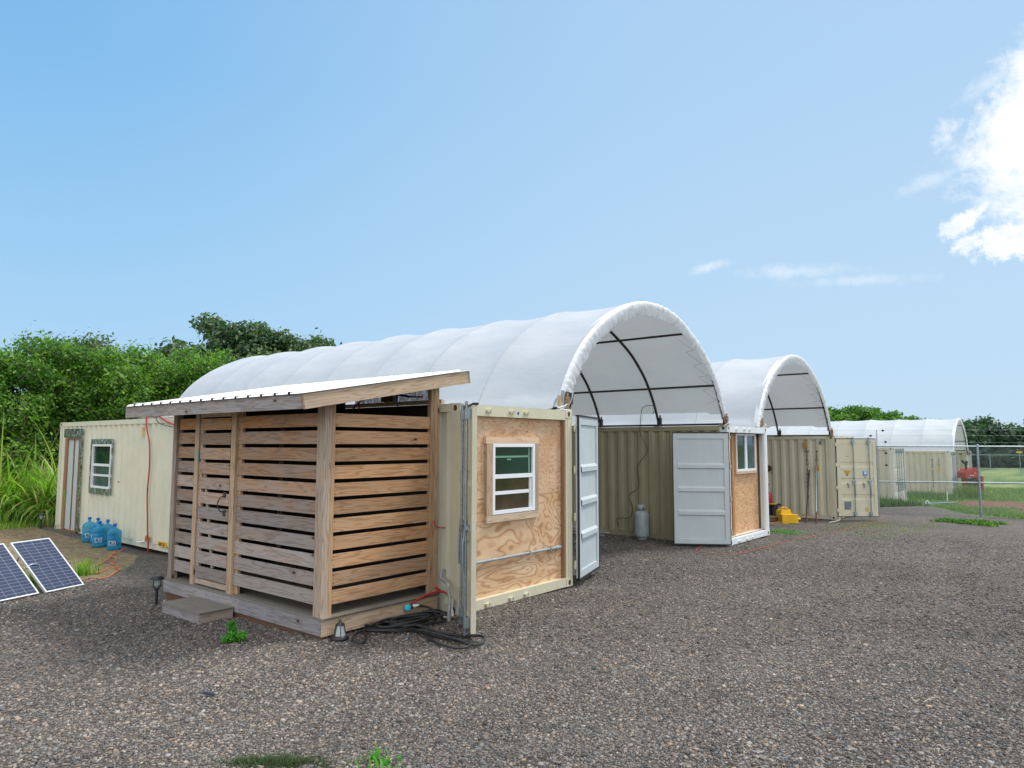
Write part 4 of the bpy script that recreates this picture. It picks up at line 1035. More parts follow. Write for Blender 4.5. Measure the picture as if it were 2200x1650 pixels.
# broken lamp head on the ground at the shed corner
c = thing('lamp_head', G(-1.60, .20, .0), 'black lantern head lying upside down at the shed corner', 'garden lamp')
q = MB(); q.lathe([(.095, .0), (.10, .012), (.075, .03), (.07, .035)], n=12); q.build('cap', M_BLACK, c)
q = MB(); q.lathe([(.066, .03), (.040, .145)], n=6, cap=False); q.build('glass', bpy.data.materials['clear_lamp_glass'], c)
q = MB()
for k in range(6): a = k * math.pi / 3; q.tube([(.072 * math.cos(a), .072 * math.sin(a), .028), (.044 * math.cos(a), .044 * math.sin(a), .148)], .004, 6)
q.lathe([(.048, .142), (.05, .150), (.018, .165), (.018, .19), (.001, .192)], n=12); q.build('cage', M_BLACK, c)

# solar panels
def solar(loc, label, w_=.60, l_=1.02, tilt=R(40), rz=R(20)):
    c = thing('solar_module', loc, label, 'solar panel', 'solar panels leaning on the gravel edge')
    c.rotation_euler = (0, 0, rz)
    M = Matrix.Rotation(tilt, 4, 'X'); t = .018
    q = MB()
    q.box((0, 0, -.035), (w_, t, .002), M); q.box((0, l_ - t, -.035), (w_, l_, .002), M); q.box((0, t, -.035), (t, l_ - t, .002), M); q.box((w_ - t, t, -.035), (w_, l_ - t, .002), M)
    q.build('frame', simple('aluminium', (.62, .65, .68), .35, .6, .05) if not bpy.data.materials.get('aluminium') else bpy.data.materials['aluminium'], c, bevel=.002)
    q = MB(); P = [M @ Vector(p) for p in ((t, t, -.002), (w_ - t, t, -.002), (w_ - t, l_ - t, -.002), (t, l_ - t, -.002))]
    q.face(P, [(0, 0), (1, 0), (1, 1), (0, 1)]); q.build('cell_sheet', M_CELL, c)
    q = MB(); P = [M @ Vector(p) for p in ((t, t, -.012), (w_ - t, t, -.012), (w_ - t, l_ - t, -.012), (t, l_ - t, -.012))]
    q.face(P[::-1]); q.box((w_ * .4, l_ * .8, -.05), (w_ * .6, l_ * .9, -.0125), M); q.build('back_sheet', M_WHITE, c)
    q = MB()
    for x in (.04, w_ - .04):
        a = M @ Vector((x, l_ * .78, -.03)); q.tube([a, (x, a.y + .22, -.02)], .011, 6)
    q.build('prop_leg', M_STEEL, c)
    return c
solar(G(-2.646, 5.57, .035), 'smaller cell solar panel nearer the shed, leaning back on the gravel edge')
solar(G(-3.29, 5.38, .035), 'solar panel cut by the left edge of the picture')
q = MB(); q.tube(lumpy([(-2.80, 5.95, .28), (-2.72, 5.98, .32), (-2.62, 6.0, .30)]), .012, 6); o = q.build('panel_lead', M_STEEL); tag(o, 'grey lead joining the two solar panels', 'cable')
rp = solar((1.0, 10.3, 2.70), 'dark solar panel lying on the roof of the long container', 1.1, 1.5, R(14), R(0)); rp['group'] = 'roof panel'; del rp['group']
for o in kids(rp):
    if o.name.startswith('prop_leg'): o.location.z = 0
q = MB(); q.box((.06, 7.6, 2.60), (.5, 8.3, 2.70)); tag(q.build('white_roof_box', M_WHITE, bevel=.01), 'white box on the container roof under the shed eave', 'box')
q = MB(); q.box((.05, 8.45, 2.60), (.16, 9.2, 2.64)); tag(q.build('plank', M_FASCIAR), 'grey plank lying on the roof edge of the long container', 'plank')
q = MB(); q.tube(lumpy([(.1, 8.3, 2.66), (-.1, 8.15, 2.60), (-.13, 7.9, 2.46), (-.10, 7.3, 2.38)]), .008, 6); tag(q.build('black_cable', M_RUBBER), 'black cable drooping from the roof edge behind the shed', 'cable')
q = MB(); q.tube(lumpy([(.0, 8.6, 2.64), (-.05, 8.2, 2.63), (-.06, 7.5, 2.64)]), .014, 8); q.tube(lumpy([(-.02, 8.25, 2.63), (-.08, 7.8, 2.52), (-.10, 7.35, 2.42)]), .014, 8); tag(q.build('red_water_tube', M_REDP), 'pinkish red tubes bundled at the roof edge behind the shed eave', 'tube')

# water jugs
def jug(loc, label, rz=0):
    c = thing('water_jug', loc, label, 'water jug', 'blue water jugs beside the long container', rz)
    prof = [(.001, 0), (.115, 0), (.130, .012), (.132, .07), (.126, .085), (.132, .10), (.132, .17), (.126, .185), (.132, .20), (.133, .27), (.128, .28), (.133, .29), (.132, .34), (.118, .378), (.07, .41), (.034, .425), (.028, .44), (.028, .475)]
    q = MB(); q.lathe(prof, n=32, cap=False); q.build('bottle', M_JUG, c)
    q = MB(); q.lathe([(.001, .470), (.034, .472), (.034, .515), (.030, .52), (.001, .52)], n=16, cap=False); q.build('cap', M_CAPBLUE, c)
    q = MB(); n = 10; zz = (.115, .165)
    def arcface(r, a0, a1, za, zb, mt=0): q.grid([[(r * math.cos(a0 + (a1 - a0) * k / n), r * math.sin(a0 + (a1 - a0) * k / n), z) for k in range(n + 1)] for z in (za, zb)], mat=mt)
    arcface(.1335, R(-150), R(-95), .10, .185, 0); arcface(.1345, R(-146), R(-99), .107, .178, 1); arcface(.1355, R(-125), R(-105), .135, .16, 2); arcface(.1355, R(-145), R(-130), .135, .15, 3)
    q.build('label', [M_WHITE, M_STICKB, M_STICK, M_MARK], c); return c
jug(G(-.213, 10.88), 'blue water jug farthest left, nearest the container door', .2)
jug(G(-.14, 10.62), 'second blue water jug from the container door', -.25)
jug(G(-.33, 10.01), 'middle blue water jug of the five', .1)
jug(G(-.11, 10.18), 'fourth blue water jug, partly behind the last one', -.5)
jug(G(-.275, 9.39), 'blue water jug farthest right, with white bordered label in front', -.1)

# hose heap
hz_ = [(-1.156, .611), (-1.044, .61), (-1.05, .487), (-1.08, .30), (-1.211, .283), (-1.22, .43), (-1.081, .50), (-.866, .50), (-.531, .50), (-.273, .41), (-.274, .127), (-.605, -.137), (-.916, -.13), (-1.137, .076), (-1.211, .25), (-1.329, .076), (-1.225, -.104), (-1.0, -.147), (-.62, .039), (-.356, .402), (-.459, .60), (-.789, .62), (-1.029, .53), (-1.024, .21), (-.757, .045), (-.421, .132), (-.189, .457), (-.29, .62), (-.644, .62), (-.894, .53), (-.885, .135), (-.825, -.181), (-.767, -.484), (-.698, -.765), (-.678, -.98), (-.739, -1.066), (-.849, -1.037), (-.887, -.81), (-.952, -.46), (-.89, -.102), (-.38, .254)]
hz_ = [(x, min(y, .24) if x > -1.75 and y > .26 else y) for x, y in hz_]
q = MB(); rs = random.Random(4)
def lay(pts, zs=.02, amp=.03):
    out = []
    for i, (x, y) in enumerate(pts): out.append((x, y, float(gz(x, y)) + zs + amp * (math.sin(i * 1.7) * .5 + .5)))
    return lumpy(out, 7)
q.tube(lay(hz_, .02, .05), .0135, 8)
q.tube(lay([(-1.3, .271 - .08), (-1.38, .053), (-1.529, -.118), (-1.611, -.123), (-1.577, .019), (-1.431, .15), (-1.272, .2), (-1.15, .05), (-.9, -.1)], .018, .01), .0135, 8)
q.tube(lay([(-.62, .039), (-.873, -.27), (-1.042, -.624), (-1.06, -.911), (-.981, -1.031), (-.849, -.986), (-.825, -.884), (-.888, -.536), (-.922, -.211), (-.973, -.003)], .018, .01), .0135, 8)
for k in range(5):
    cx, cy = rs.uniform(-.95, -.6), rs.uniform(-.02, .10); rx, ry = rs.uniform(.2, .42), rs.uniform(.09, .17); a0 = rs.uniform(0, 6)
    q.tube(lay([(cx + rx * math.cos(a0 + t * .7), cy + ry * math.sin(a0 + t * .7)) for t in range(11)], .025 + .012 * k, .02), .0135, 8)
q.tube(lumpy([(-.52, .29, .150), (-.42, .275, .155), (-.30, .24, .13), (-.24, .16, .08), (-.25, .05, .04), (-.35, -.1, .03), (-.55, -.12, .04)]), .0135, 8)
tag(q.build('garden_hose', M_RUBBER), 'black garden hose heaped in loops at the shed corner', 'hose')
tv = thing('hose_timer', (-.58, .285, .16), 'cyan faced hose fitting on the end of the red tube at the deck edge', 'hose fitting')
q = MB(); q.lathe([(.001, 0), (.034, 0), (.040, .01), (.040, .03), (.03, .035), (.001, .035)], (0, 0, 0), 12, Matrix.Rotation(R(75), 4, 'X') @ Matrix.Rotation(R(-20), 4, 'Y')); q.build('dial', M_CYAN, tv)
q = MB(); q.tube([(.02, .01, .0), (.07, .0, .005)], .03, 10); q.build('collar', M_BLACK, tv)
q = MB(); q.tube([(.07, .0, .005), (.17, -.005, .0)], .018, 10); q.tube([(.10, .0, .004), (.12, -.001, .003)], .022, 10); q.build('connector', M_PVC, tv)
q = MB(); q.tube(lumpy([(-.50, .29, .20), (-.32, .285, .25), (-.15, .27, .272), (-.03, .23, .265), (-.035, .13, .22), (-.035, .075, .18)]), .0125, 8); q.tube(lumpy([(-.06, .25, .275), (-.05, .30, .29), (-.04, .36, .30)]), .0125, 8)
tag(q.build('red_water_tube', M_REDP), 'red tube along the shed deck edge to the white standpipe', 'tube')
pv = thing('standpipe', (-.06, .06, 0), 'white plastic standpipe with two blue valve levers by the container corner', 'pipe')
q = MB(); q.tube([(0, 0, .19), (0, 0, -.06)], .016, 10); q.tube([(0, 0, .15), (0, 0, .205)], .023, 10); q.tube([(0, 0, -.01), (0, 0, .07)], .023, 10); q.tube([(0, 0, .19), (.03, .03, .19)], .018, 10); q.tube([(-.02, -.06, -.01), (-.09, .0, .0), (-.12, .04, .0)], .017, 10); q.build('pipe_body', M_PVC, pv)
for p, M in (((-.03, .02, .03), Matrix.Rotation(R(10), 4, 'Y')), ((-.16, .07, -.0), Matrix.Rotation(R(75), 4, 'Y'))):
    q = MB(); q.box((-.013, -.012, -.05), (.012, .012, .05), Matrix.Translation(p) @ M); q.build('valve_lever', M_BLUEP, pv, bevel=.005)

# floodlight at the roof corner of A
fl = thing('floodlight', (2.33, .07, 2.592), 'black floodlight clamped on the roof corner over the plywood wall', 'floodlight')
q = MB(); q.box((-.09, -.05, 0), (.13, .10, .012)); q.box((-.05, .0, .012), (.03, .05, .07)); q.tube([(.06, .02, .012), (.07, .02, .055)], .02, 8); q.tube([(.10, .0, .01), (.115, .0, .12)], .014, 8); q.build('bracket', M_WHITE, fl)
q = MB(); Mf = Matrix.Translation((.12, .0, .19)) @ Matrix.Rotation(R(12), 4, 'Y') @ Matrix.Rotation(R(-18), 4, 'Z'); q.box((-.065, -.02, -.085), (.075, .03, .085), Mf); q.tube([Mf @ Vector((.0, -.02, -.04)), Mf @ Vector((.02, -.05, -.1)), Mf @ Vector((.02, -.04, -.16))], .013, 8); q.build('lamp_housing', M_BLACK, fl, bevel=.006)
q = MB(); q.box((-.085, .02, .06), (-.03, .06, .22)); q.build('junction_box', simple('tan_box', (.40, .31, .20), .7), fl); q = MB(); q.tube([(-.0, .03, .05), (.01, .03, .30)], .028, 8); q.build('pipe_stub', M_PIPE, fl)
q = MB(); q.tube(lumpy([(2.33, .05, 2.63), (2.40, .03, 2.68), (2.44, .0, 2.78), (2.47, .0, 2.90)]), .008, 6); q.tube(lumpy([(2.10, .02, 2.615), (2.25, .03, 2.64), (2.36, .04, 2.68)]), .014, 6); tag(q.build('rope_tie', M_ROPE), 'pale rope tying the tarp corner down above the plywood wall', 'rope')
for k, (x, y) in enumerate(((8.55, .10), (11.03, .18))):
    q = MB(); rs = random.Random(k)
    q.tube(lumpy([(x - .12, y - .05, 2.53), (x - .02, y - .06, 2.56), (x + .03, y - .02, 2.62), (x + .02, y, 2.72)]), .008, 6); q.tube(lumpy([(x - .3, y - .06, 2.47), (x - .1, y - .07, 2.55), (x + .03, y - .05, 2.57), (x + .12, y - .02, 2.60)]), .007, 6)
    tag(q.build('rope_tie', M_ROPE), ('pale rope tied at the roof corner over the folded grey door', 'pale rope tied at the roof corner over the sliding window')[k], 'rope')

# hanging wire and cable heap under the first canopy
q = MB(); q.tube(lumpy([(8.36, 1.80, 2.78), (8.34, 1.72, 2.92), (8.30, 1.82, 2.99), (8.30, 2.02, 2.94), (8.34, 2.10, 2.72), (8.42, 2.16, 2.55), (8.45, 2.18, 2.35), (8.46, 2.05, 2.1), (8.47, 2.02, 1.9), (8.47, 2.28, 1.55), (8.47, 2.25, 1.1), (8.47, 2.52, .86), (8.47, 2.42, .6), (8.46, 2.50, .35), (8.46, 2.84, .31), (8.46, 2.80, .12)]), .007, 6)
tag(q.build('hanging_wire', M_DARKSTEEL), 'thin dark wire hanging down the shaded cream container side under the arch roof', 'wire')
q = MB(); rs = random.Random(9)
for k in range(7):
    cx, cy = 8.15 + rs.uniform(-.1, .1), 3.55 + rs.uniform(-.25, .25); rx, ry = rs.uniform(.15, .32), rs.uniform(.25, .5)
    q.tube(lumpy([(cx + rx * math.cos(t * .8), cy + ry * math.sin(t * .8), -.08 + .02 * k + .13 * (math.sin(t * .8) * .5 + .5) * (k % 3) / 2) for t in range(9)], 5), .009, 6)
tag(q.build('cable_heap', M_ROPE), 'pale cable coiled on the gravel at the foot of the shaded cream container', 'cable')

# gas cylinder
gt = thing('gas_cylinder', G(8.20, 2.03), 'grey gas cylinder standing by the shaded cream container under the arch roof', 'gas cylinder'); gt.scale = (.88, .88, .77)
q = MB(); r = .188
q.lathe([(.001, .05), (.10, .055), (.16, .075), (r - .004, .12), (r, .15), (r, .72), (r - .008, .77), (.15, .83), (.08, .865), (.03, .875), (.001, .875)], n=32); q.build('cylinder_body', M_TANK, gt)
q = MB(); q.lathe([(.13, .0), (.125, .075)], n=24, cap=False); q.build('foot_ring', M_TANK, gt, solid=.006)
q = MB(); n = 20; ring = [[(.105 * math.cos(a), .105 * math.sin(a), z) for a in [R(-10) + R(235) * k / n for k in range(n + 1)]] for z in (.85, 1.03)]; q.grid(ring)
ring = [[(.105 * math.cos(a), .105 * math.sin(a), z) for a in [R(-110) + R(50) * k / 6 for k in range(7)]] for z in (.85, 1.03)]; q.grid(ring); q.grid([[(.105 * math.cos(a), .105 * math.sin(a), z) for a in [R(225) + R(125) * k / 12 for k in range(13)]] for z in (.98, 1.03)])
q.build('collar', M_TANK, gt, solid=.008)
q = MB(); q.tube([(0, 0, .87), (0, 0, .95)], .016, 8); q.tube([(-.0, -.03, .92), (-.0, .03, .92)], .02, 8); q.tube([(0, 0, .95), (0, 0, .965)], .028, 10); q.build('valve', M_RUST, gt)
q = MB(); q.tube(lumpy([(-.02, -.08, .88), (.03, -.13, .86), (.09, -.14, .85)]), .012, 6); q.lathe([(.001, 0), (.03, 0), (.03, .006)], (.08, -.145, .83), 12); q.build('valve_tag', simple('lime_tag', (.45, .50, .02), .5), gt)

# stuff beside container C
tk = thing('round_tank', (15.75, 2.55, float(gz(15.7, 2.5))), 'round galvanised tank half behind the white painted post', 'tank')
q = MB(); q.lathe([(.001, 0), (.46, 0), (.50, .03), (.50, .06)], (0, 0, 0), 40, Matrix.Translation((.2, .4, .54)) @ Matrix.Rotation(R(90), 4, 'X') @ Matrix.Rotation(R(12), 4, 'Y'), cap=False)
q.lathe([(.50, .06), (.54, .07), (.54, .10), (.50, .11), (.47, .10), (.30, .16), (.001, .20)], (0, 0, 0), 40, Matrix.Translation((.2, .4, .54)) @ Matrix.Rotation(R(90), 4, 'X') @ Matrix.Rotation(R(12), 4, 'Y'), cap=False)
q.lathe([(.50, -.75), (.505, .02)], (0, 0, 0), 40, Matrix.Translation((.2, .4, .54)) @ Matrix.Rotation(R(90), 4, 'X') @ Matrix.Rotation(R(12), 4, 'Y'), cap=False); q.build('tank_shell', M_GALV, tk)
def jerry(loc, label, rot):
    c = thing('jerry_can', loc, label, 'fuel can', 'yellow fuel cans by the worn container')
    e = c; q = MB(); w_, d, h = .34, .17, .40
    poly = [(0, 0), (w_, 0), (w_, .27), (w_ - .05, .33), (w_ - .11, .35), (w_ - .12, .385), (.09, .40), (.03, .38), (0, .32)]
    q.prism(poly, (0, 0, 0), (1, 0, 0), (0, 0, 1), (0, -1, 0), -d); q.build('can_body', M_YELLOW, e, bevel=.022)
    q = MB(); q.tube(lumpy([(.08, d / 2, .38), (.11, d / 2, .445), (.20, d / 2, .45), (.26, d / 2, .42), (.29, d / 2, .34)]), .022, 8); q.build('handle', M_YELLOW, e)
    q = MB(); q.tube([(w_ - .04, d / 2, .32), (w_ + .01, d / 2, .365)], .034, 12); q.build('cap', M_YELLOW, e)
    c.rotation_euler = rot; return c
jerry(G(14.92, 1.12, .0), 'upright yellow fuel can beside the pallet', (0, 0, R(-38))).scale = (1.1, 1.5, .95)
jerry(G(14.66, 1.00), 'yellow fuel can lying on its side in front of the worn container', (R(90), 0, R(39))).scale = (1.0, 1.45, 1.25)
rc = thing('fuel_can', (15.72, 1.78, float(gz(15.7, 1.7)) + .50), 'red fuel can with black spout standing on the black crate', 'fuel can')
q = MB(); q.lathe([(.001, 0), (.125, 0), (.135, .02), (.135, .25), (.11, .30), (.04, .32), (.001, .32)], n=20); q.build('can_body', M_REDCAN, rc)
q = MB(); q.tube([(-.02, -.0, .30), (-.03, .0, .36), (.03, -.02, .60)], [.035, .025, .012], 8); q.tube([(.0, -.0, .3), (.0, .0, .36)], .035, 8); q.build('spout', M_BLACK, rc)
q = MB(); q.tube([(-.17, .1, -.02), (-.12, .09, .25), (-.05, .1, .52)], [.02, .018, .012], 8); q.build('funnel_tube', M_BLACK, rc)
cr = thing('crate', (15.80, 1.80, float(gz(15.7, 1.8))), 'black crate with cardboard on top behind the yellow cans', 'crate')
q = MB(); q.box((-.24, -.22, 0), (.24, .22, .40)); q.box((-.32, -.30, .401), (.30, .28, .47)); q.build('crate_body', M_BLACK, cr, bevel=.01)
q = MB(); q.box((-.30, -.10, .4715), (-.02, .26, .498)); q.build('cardboard', simple('cardboard', (.50, .27, .10), .8), cr); q = MB(); q.box((-.30, -.28, .4715), (-.05, -.11, .497)); q.build('yellow_lid', M_YELLOW, cr)
q = MB(); q.box((-.14, -.12, 0), (.12, .14, .30)); cj = q.build('clear_bin', simple('clear_bin', (.55, .60, .60), .2), None, bevel=.02); cj.location = G(15.15, 2.05); tag(cj, 'small clear plastic bin between the round tank and the black crate', 'bin')
pl = thing('pallet', G(14.30, 1.75), 'broken wooden pallet at the foot of the white painted post', 'pallet', rz=R(-35))
q = MB()
for y in (0, .40, .8): q.box((0, y, .022), (1.0, y + .04, .11))
q.build('stringer', M_PALLET, pl)
q = MB()
for k in range(7): q.box((k * .15, -.02, .1105), (k * .15 + .09, .86, .130))
q.build('top_board', M_PALLET, pl)
q = MB()
for k in range(3): q.box((k * .45, -.02, 0), (k * .45 + .09, .86, .021))
q.build('bottom_board', M_PALLET, pl)
q = MB(); q.box((-.10, -.06, 0), (.10, .05, .05)); q.box((-.05, -.1, .05), (.02, .1, .09)); o = q.build('orange_scrap', simple('orange_scrap', (.75, .10, .02), .5), None, bevel=.012); o.location = G(14.55, 1.95, .13); tag(o, 'bright orange scrap lying on the pallet', 'scrap')
q = MB(); q.box((0, 0, 0), (.9, .05, .02), Matrix.Rotation(R(-42), 4, 'Z')); o = q.build('lath', M_PALLET); o.location = G(13.55, 1.28, .015); tag(o, 'thin wooden lath lying in front of the pallet', 'lath')
q = MB(); q.box((0, 0, 0), (.95, .09, .02), Matrix.Rotation(R(-25), 4, 'Z')); o = q.build('lath', M_PALLET); o.location = G(14.1, 1.25, .015); tag(o, 'short board lying under the yellow fuel can', 'lath')
for k, (a, b, m_, lab) in enumerate((((15.53, .60, float(gz(15.5, .6))), (16.93, .87, 1.28), M_DARKSTEEL, 'dark steel bar leaning beside the black code letters'), ((15.50, .30, float(gz(15.5, .3))), (16.93, .66, 1.43), M_STEEL, 'grey steel bar with rusty foot leaning by the orange label'))):
    c = thing('steel_bar', a, lab, 'steel bar', 'steel bars leaning on the worn container'); b_ = Vector(b) - Vector(a)
    q = MB(); q.tube([b_ * .18, b_], .022, 8); q.build('bar', m_, c)
    q = MB(); q.tube([b_ * -.02, b_ * .18], .024, 8); q.build('bar_foot', M_RUST, c)
q = MB(); q.tube(lumpy([(17.1, .05, -.17), (16.6, -.05, -.19), (16.2, .02, float(gz(16.2, 0)) + .01), (15.9, .05, float(gz(15.9, 0)) + .01)]), .014, 6); tag(q.build('pale_rope', M_ROPE), 'pale rope end lying under the half open door', 'rope')

def cord(pts, r, m_, name, label, cat, z0=.008):
    q = MB(); P = []
    for i, (x, y) in enumerate(pts): P.append((x + .02 * math.sin(i * 2.3), y, float(gz(x, y)) + z0 + .012))
    q.tube(lumpy(P, 6), r, 6); return tag(q.build(name, m_), label, cat)
cord([(8.042, .483), (7.475, .361), (7.175, .194), (7.063, -.15), (7.136, -.405), (7.711, -.555), (8.965, -.58), (10.236, -.557), (11.192, -.68), (13.067, -.809), (15.559, -.896), (16.821, -1.05), (17.431, -1.264)], .006, simple('faded_red_cord', (.36, .06, .055), .7), 'extension_cord', 'faded red cord snaking over the gravel from the grey door', 'cord')
cord([(-.337, 9.1), (-.48, 8.9), (-.671, 8.46), (-.85, 8.163), (-1.05, 7.838), (-1.2, 7.558)], .009, M_ORANGE, 'extension_cord', 'short orange cord running from the water jugs towards the bare dirt', 'cord')
cord([(-.119, 9.2), (-.473, 8.759), (-.671, 8.46), (-.767, 8.065), (-.942, 7.632), (-1.035, 7.512), (-1.071, 7.257), (-1.157, 6.998), (-1.252, 7.04), (-1.407, 6.88), (-1.578, 6.686)], .009, M_ORANGE, 'extension_cord', 'orange cord crossing another below the water jugs', 'cord', .02)
cord([(-1.157, 6.998), (-1.182, 6.818), (-1.321, 6.576), (-1.53, 6.31), (-1.704, 6.21), (-1.911, 6.101), (-1.994, 6.085)], .009, M_ORANGE, 'extension_cord', 'orange cord ending at the solar panel corner', 'cord')
q = MB(); Msc = Matrix.Rotation(R(40), 4, 'Z') @ Matrix.Rotation(R(12), 4, 'X'); q.box((-.012, -.05, 0), (.014, .05, .01), Msc); o = q.build('plastic_scrap', simple('navy_scrap', (.02, .035, .07), .5), None, bevel=.003); o.location = G(-3.28, -.29, .015); tag(o, 'small dark blue plastic scrap on the near gravel', 'scrap')
q = MB(); q.tube(lumpy([(-.2, .05, .012), (-.06, .01, .02), (.08, -.03, .014), (.15, -.09, .01)]), .005, 6); o = q.build('dry_twig', M_TRIM); o.location = G(.43, -4.90, 0.012); o.scale = (.6, .6, .8); tag(o, 'dry pale twig on the gravel at right', 'twig')

# ------------------------------------------------------------------ chain link fence
fdir = Vector((1.33, -2.75, 0)).normalized(); SP = 3.17
fa = Vector((20.97, -.22, 0))
FN = thing('chain_link_fence', (fa.x, fa.y, float(gz(fa.x, fa.y))), 'near galvanised chain link fence with two rails and wires above', 'fence')
def fp(s, z): return Vector((fdir.x * s, fdir.y * s, z))
HT = 2.36
for k in range(3):
    q = MB(); q.tube([fp(k * SP, -.2), fp(k * SP, HT + .01)], .040, 12); q.lathe([(.042, 0), (.036, .03), (.001, .045)], tuple(fp(k * SP, HT)), 12); q.build('post', M_STEEL, FN)
q = MB(); q.tube([fp(-.06, HT - .03), fp(2 * SP + .3, HT - .03)], .024, 10); q.build('rail', M_STEEL, FN)
q = MB(); q.tube([fp(.02, 1.10), fp(2 * SP + .3, 1.10)], .024, 10); q.build('rail', M_STEEL, FN)
q = MB(); q.tube([fp(.03, 1.9), fp(.04, HT + .55)], .014, 8); q.build('wire_rod', M_STEEL, FN)
for z in (HT + .53, HT + .34, HT + .10): q = MB(); q.tube([fp(-2.2, z), fp(2 * SP + .3, z)], .0035, 4); q.build('fence_wire', M_STEEL, FN)
q = MB()
for s_, z in ((-.16, 2.396 + .30), (.24, 2.59 + .29), (.31, 2.20 + .28), (.31, 1.81 + .28), (.31, 1.39 + .28)):
    p = fp(s_, z); q.lathe([(.001, -.04), (.04, -.02), (.045, 0), (.04, .02), (.001, .04)], tuple(p), 12)
q.build('insulator', M_MARK, FN)
V = []; F = []; Lf = 2 * SP + .3; pit = .075; r = .0029
def wire(s0, z0, s1, z1, off):
    a, b = fp(s0, z0), fp(s1, z1); a.z = z0; b.z = z1
    n = Vector((fdir.y, -fdir.x, 0)); a = a + n * off; b = b + n * off
    d = (b - a).normalized(); e1 = n; e2 = d.cross(n); i = len(V)
    for p in (a, b):
        for c1, c2 in ((1, 0), (0, 1), (-1, 0), (0, -1)): V.append(tuple(p + e1 * r * c1 + e2 * r * c2))
    for k in range(4): F.append((i + k, i + (k + 1) % 4, i + 4 + (k + 1) % 4, i + 4 + k))
s = -HT
while s < Lf:
    # rising and falling wires clipped to the panel
    for sg in (1, -1):
        s0, s1 = (s, s + HT - .06) if sg == 1 else (s + HT - .06, s); z0, z1 = .02, HT - .04
        if sg == 1:
            a0, a1 = max(s0, 0), min(s1, Lf)
            if a1 > a0: wire(a0, z0 + (a0 - s0), a1, z0 + (a1 - s0), .0022)
        else:
            a0, a1 = max(s1, 0), min(s0, Lf)
            if a1 > a0: wire(a0, z0 + (s0 - a0), a1, z0 + (s0 - a1), -.0022)
    s += pit
raw('mesh_fabric', np.array(V), np.array(F), simple('dull_zinc_wire', (.22, .25, .26), .5, .4, .2), FN)
for o in kids(FN): o.location.y += 0

# far fences, sign
def far_fence(a, b, n, h, label, m_=M_STEEL, ty=3):
    c = thing('far_fence', G(*a), label, 'fence'); a_, b_ = Vector((*a, 0)), Vector((*b, 0))
    for k in range(n):
        p = a_ + (b_ - a_) * k / (n - 1); z = float(gz(p.x, p.y)) - c.location.z; q = MB(); q.tube([(p.x - a[0], p.y - a[1], z - .1), (p.x - a[0], p.y - a[1], z + h)], .05, 6); q.build('post', m_, c)
    for zz in (h - .05, .15):
        q = MB(); q.tube([(p.x - a[0], p.y - a[1], float(gz(p.x, p.y)) - c.location.z + zz) for p in [a_ + (b_ - a_) * t / 12 for t in range(13)]], .035, 6); q.build('rail', m_, c)
    return c
M_FAR = simple('teal_grey_steel', (.22, .34, .34), .5, .3, .1)
far_fence((105, 9), (110, -30), 9, 2.0, 'long low far fence in front of the distant trees', M_FAR)
sg = thing('warning_sign', G(93.5, .17), 'small yellow sign on a post before the far fence', 'sign')
q = MB(); q.tube([(0, 0, 0), (0, 0, 2.2)], .035, 6); q.build('sign_post', M_FAR, sg)
q = MB(); q.box((-.03, -.28, 2.25), (.03, .28, 2.48)); q.build('sign_board', M_STICK, sg)
q = MB(); q.tube([(0, 0, 0), (8, -14, -.1)], .10, 6); o = q.build('white_rail', M_WHITE); o.location = G(80, -2.5, .1); tag(o, 'white pipe lying far out on the green field', 'pipe')
pp = [((26.4, -.35), (29.5, .2)), ((26.7, -.5), (29.9, .3)), ((27.2, -.6), (30.4, .1)), ((27.6, -.7), (30.2, -.2)), ((28.0, -.8), (31.2, -.1))]
for k, (a, b) in enumerate(pp):
    q = MB(); q.tube([G(*a, .06), G(*b, .12)], .022, 6); tag(q.build('white_pipe', M_WHITE), 'white pipe in the pile beside the fenced container', 'pipe', 'white pipes piled behind the fence')
q = MB(); q.tube([G(27.2, -.2, .10), G(29.8, -1.45, .16)], .030, 8); tag(q.build('long_pipe', M_STEEL), 'long grey pipe lying in the grass behind the fence', 'pipe')
q = MB(); q.tube([(0, 0, 0), (0, 0, .5)], .02, 6); o = q.build('marker_post', M_WHITE); o.location = G(33.5, -.6); tag(o, 'short white marker post in the weeds by the distant container', 'post')

# red machine (compact loader seen from its end)
mc = thing('red_loader', G(40.3, -.95), 'red and black compact machine parked behind the fence by the farthest container', 'loader', rz=R(-51))
mc.scale = (.66, .8, .96)
q = MB(); poly = [(-.62, 1.05), (-.60, 1.38), (-.30, 1.56), (.1, 1.66), (.55, 1.62), (.62, 1.40), (.50, 1.12), (.2, 1.08), (-.2, 1.12)]
q.prism(poly, (0, 0, 0), (1, 0, 0), (0, 0, 1), (0, -1, 0), -.9); q.build('hood', M_REDM, mc, bevel=.05)
q = MB(); q.prism([(-.25, .45), (.62, .32), (.66, 1.02), (-.35, 1.04)], (0, -.05, 0), (1, 0, 0), (0, 0, 1), (0, -1, 0), -.9); q.build('body', M_REDM, mc, bevel=.04)
q = MB(); q.prism([(.55, .25), (.72, .30), (.74, 1.15), (.60, 1.18)], (0, -.2, 0), (1, 0, 0), (0, 0, 1), (0, -1, 0), -1.1); q.build('side_guard', M_REDM, mc, bevel=.05)
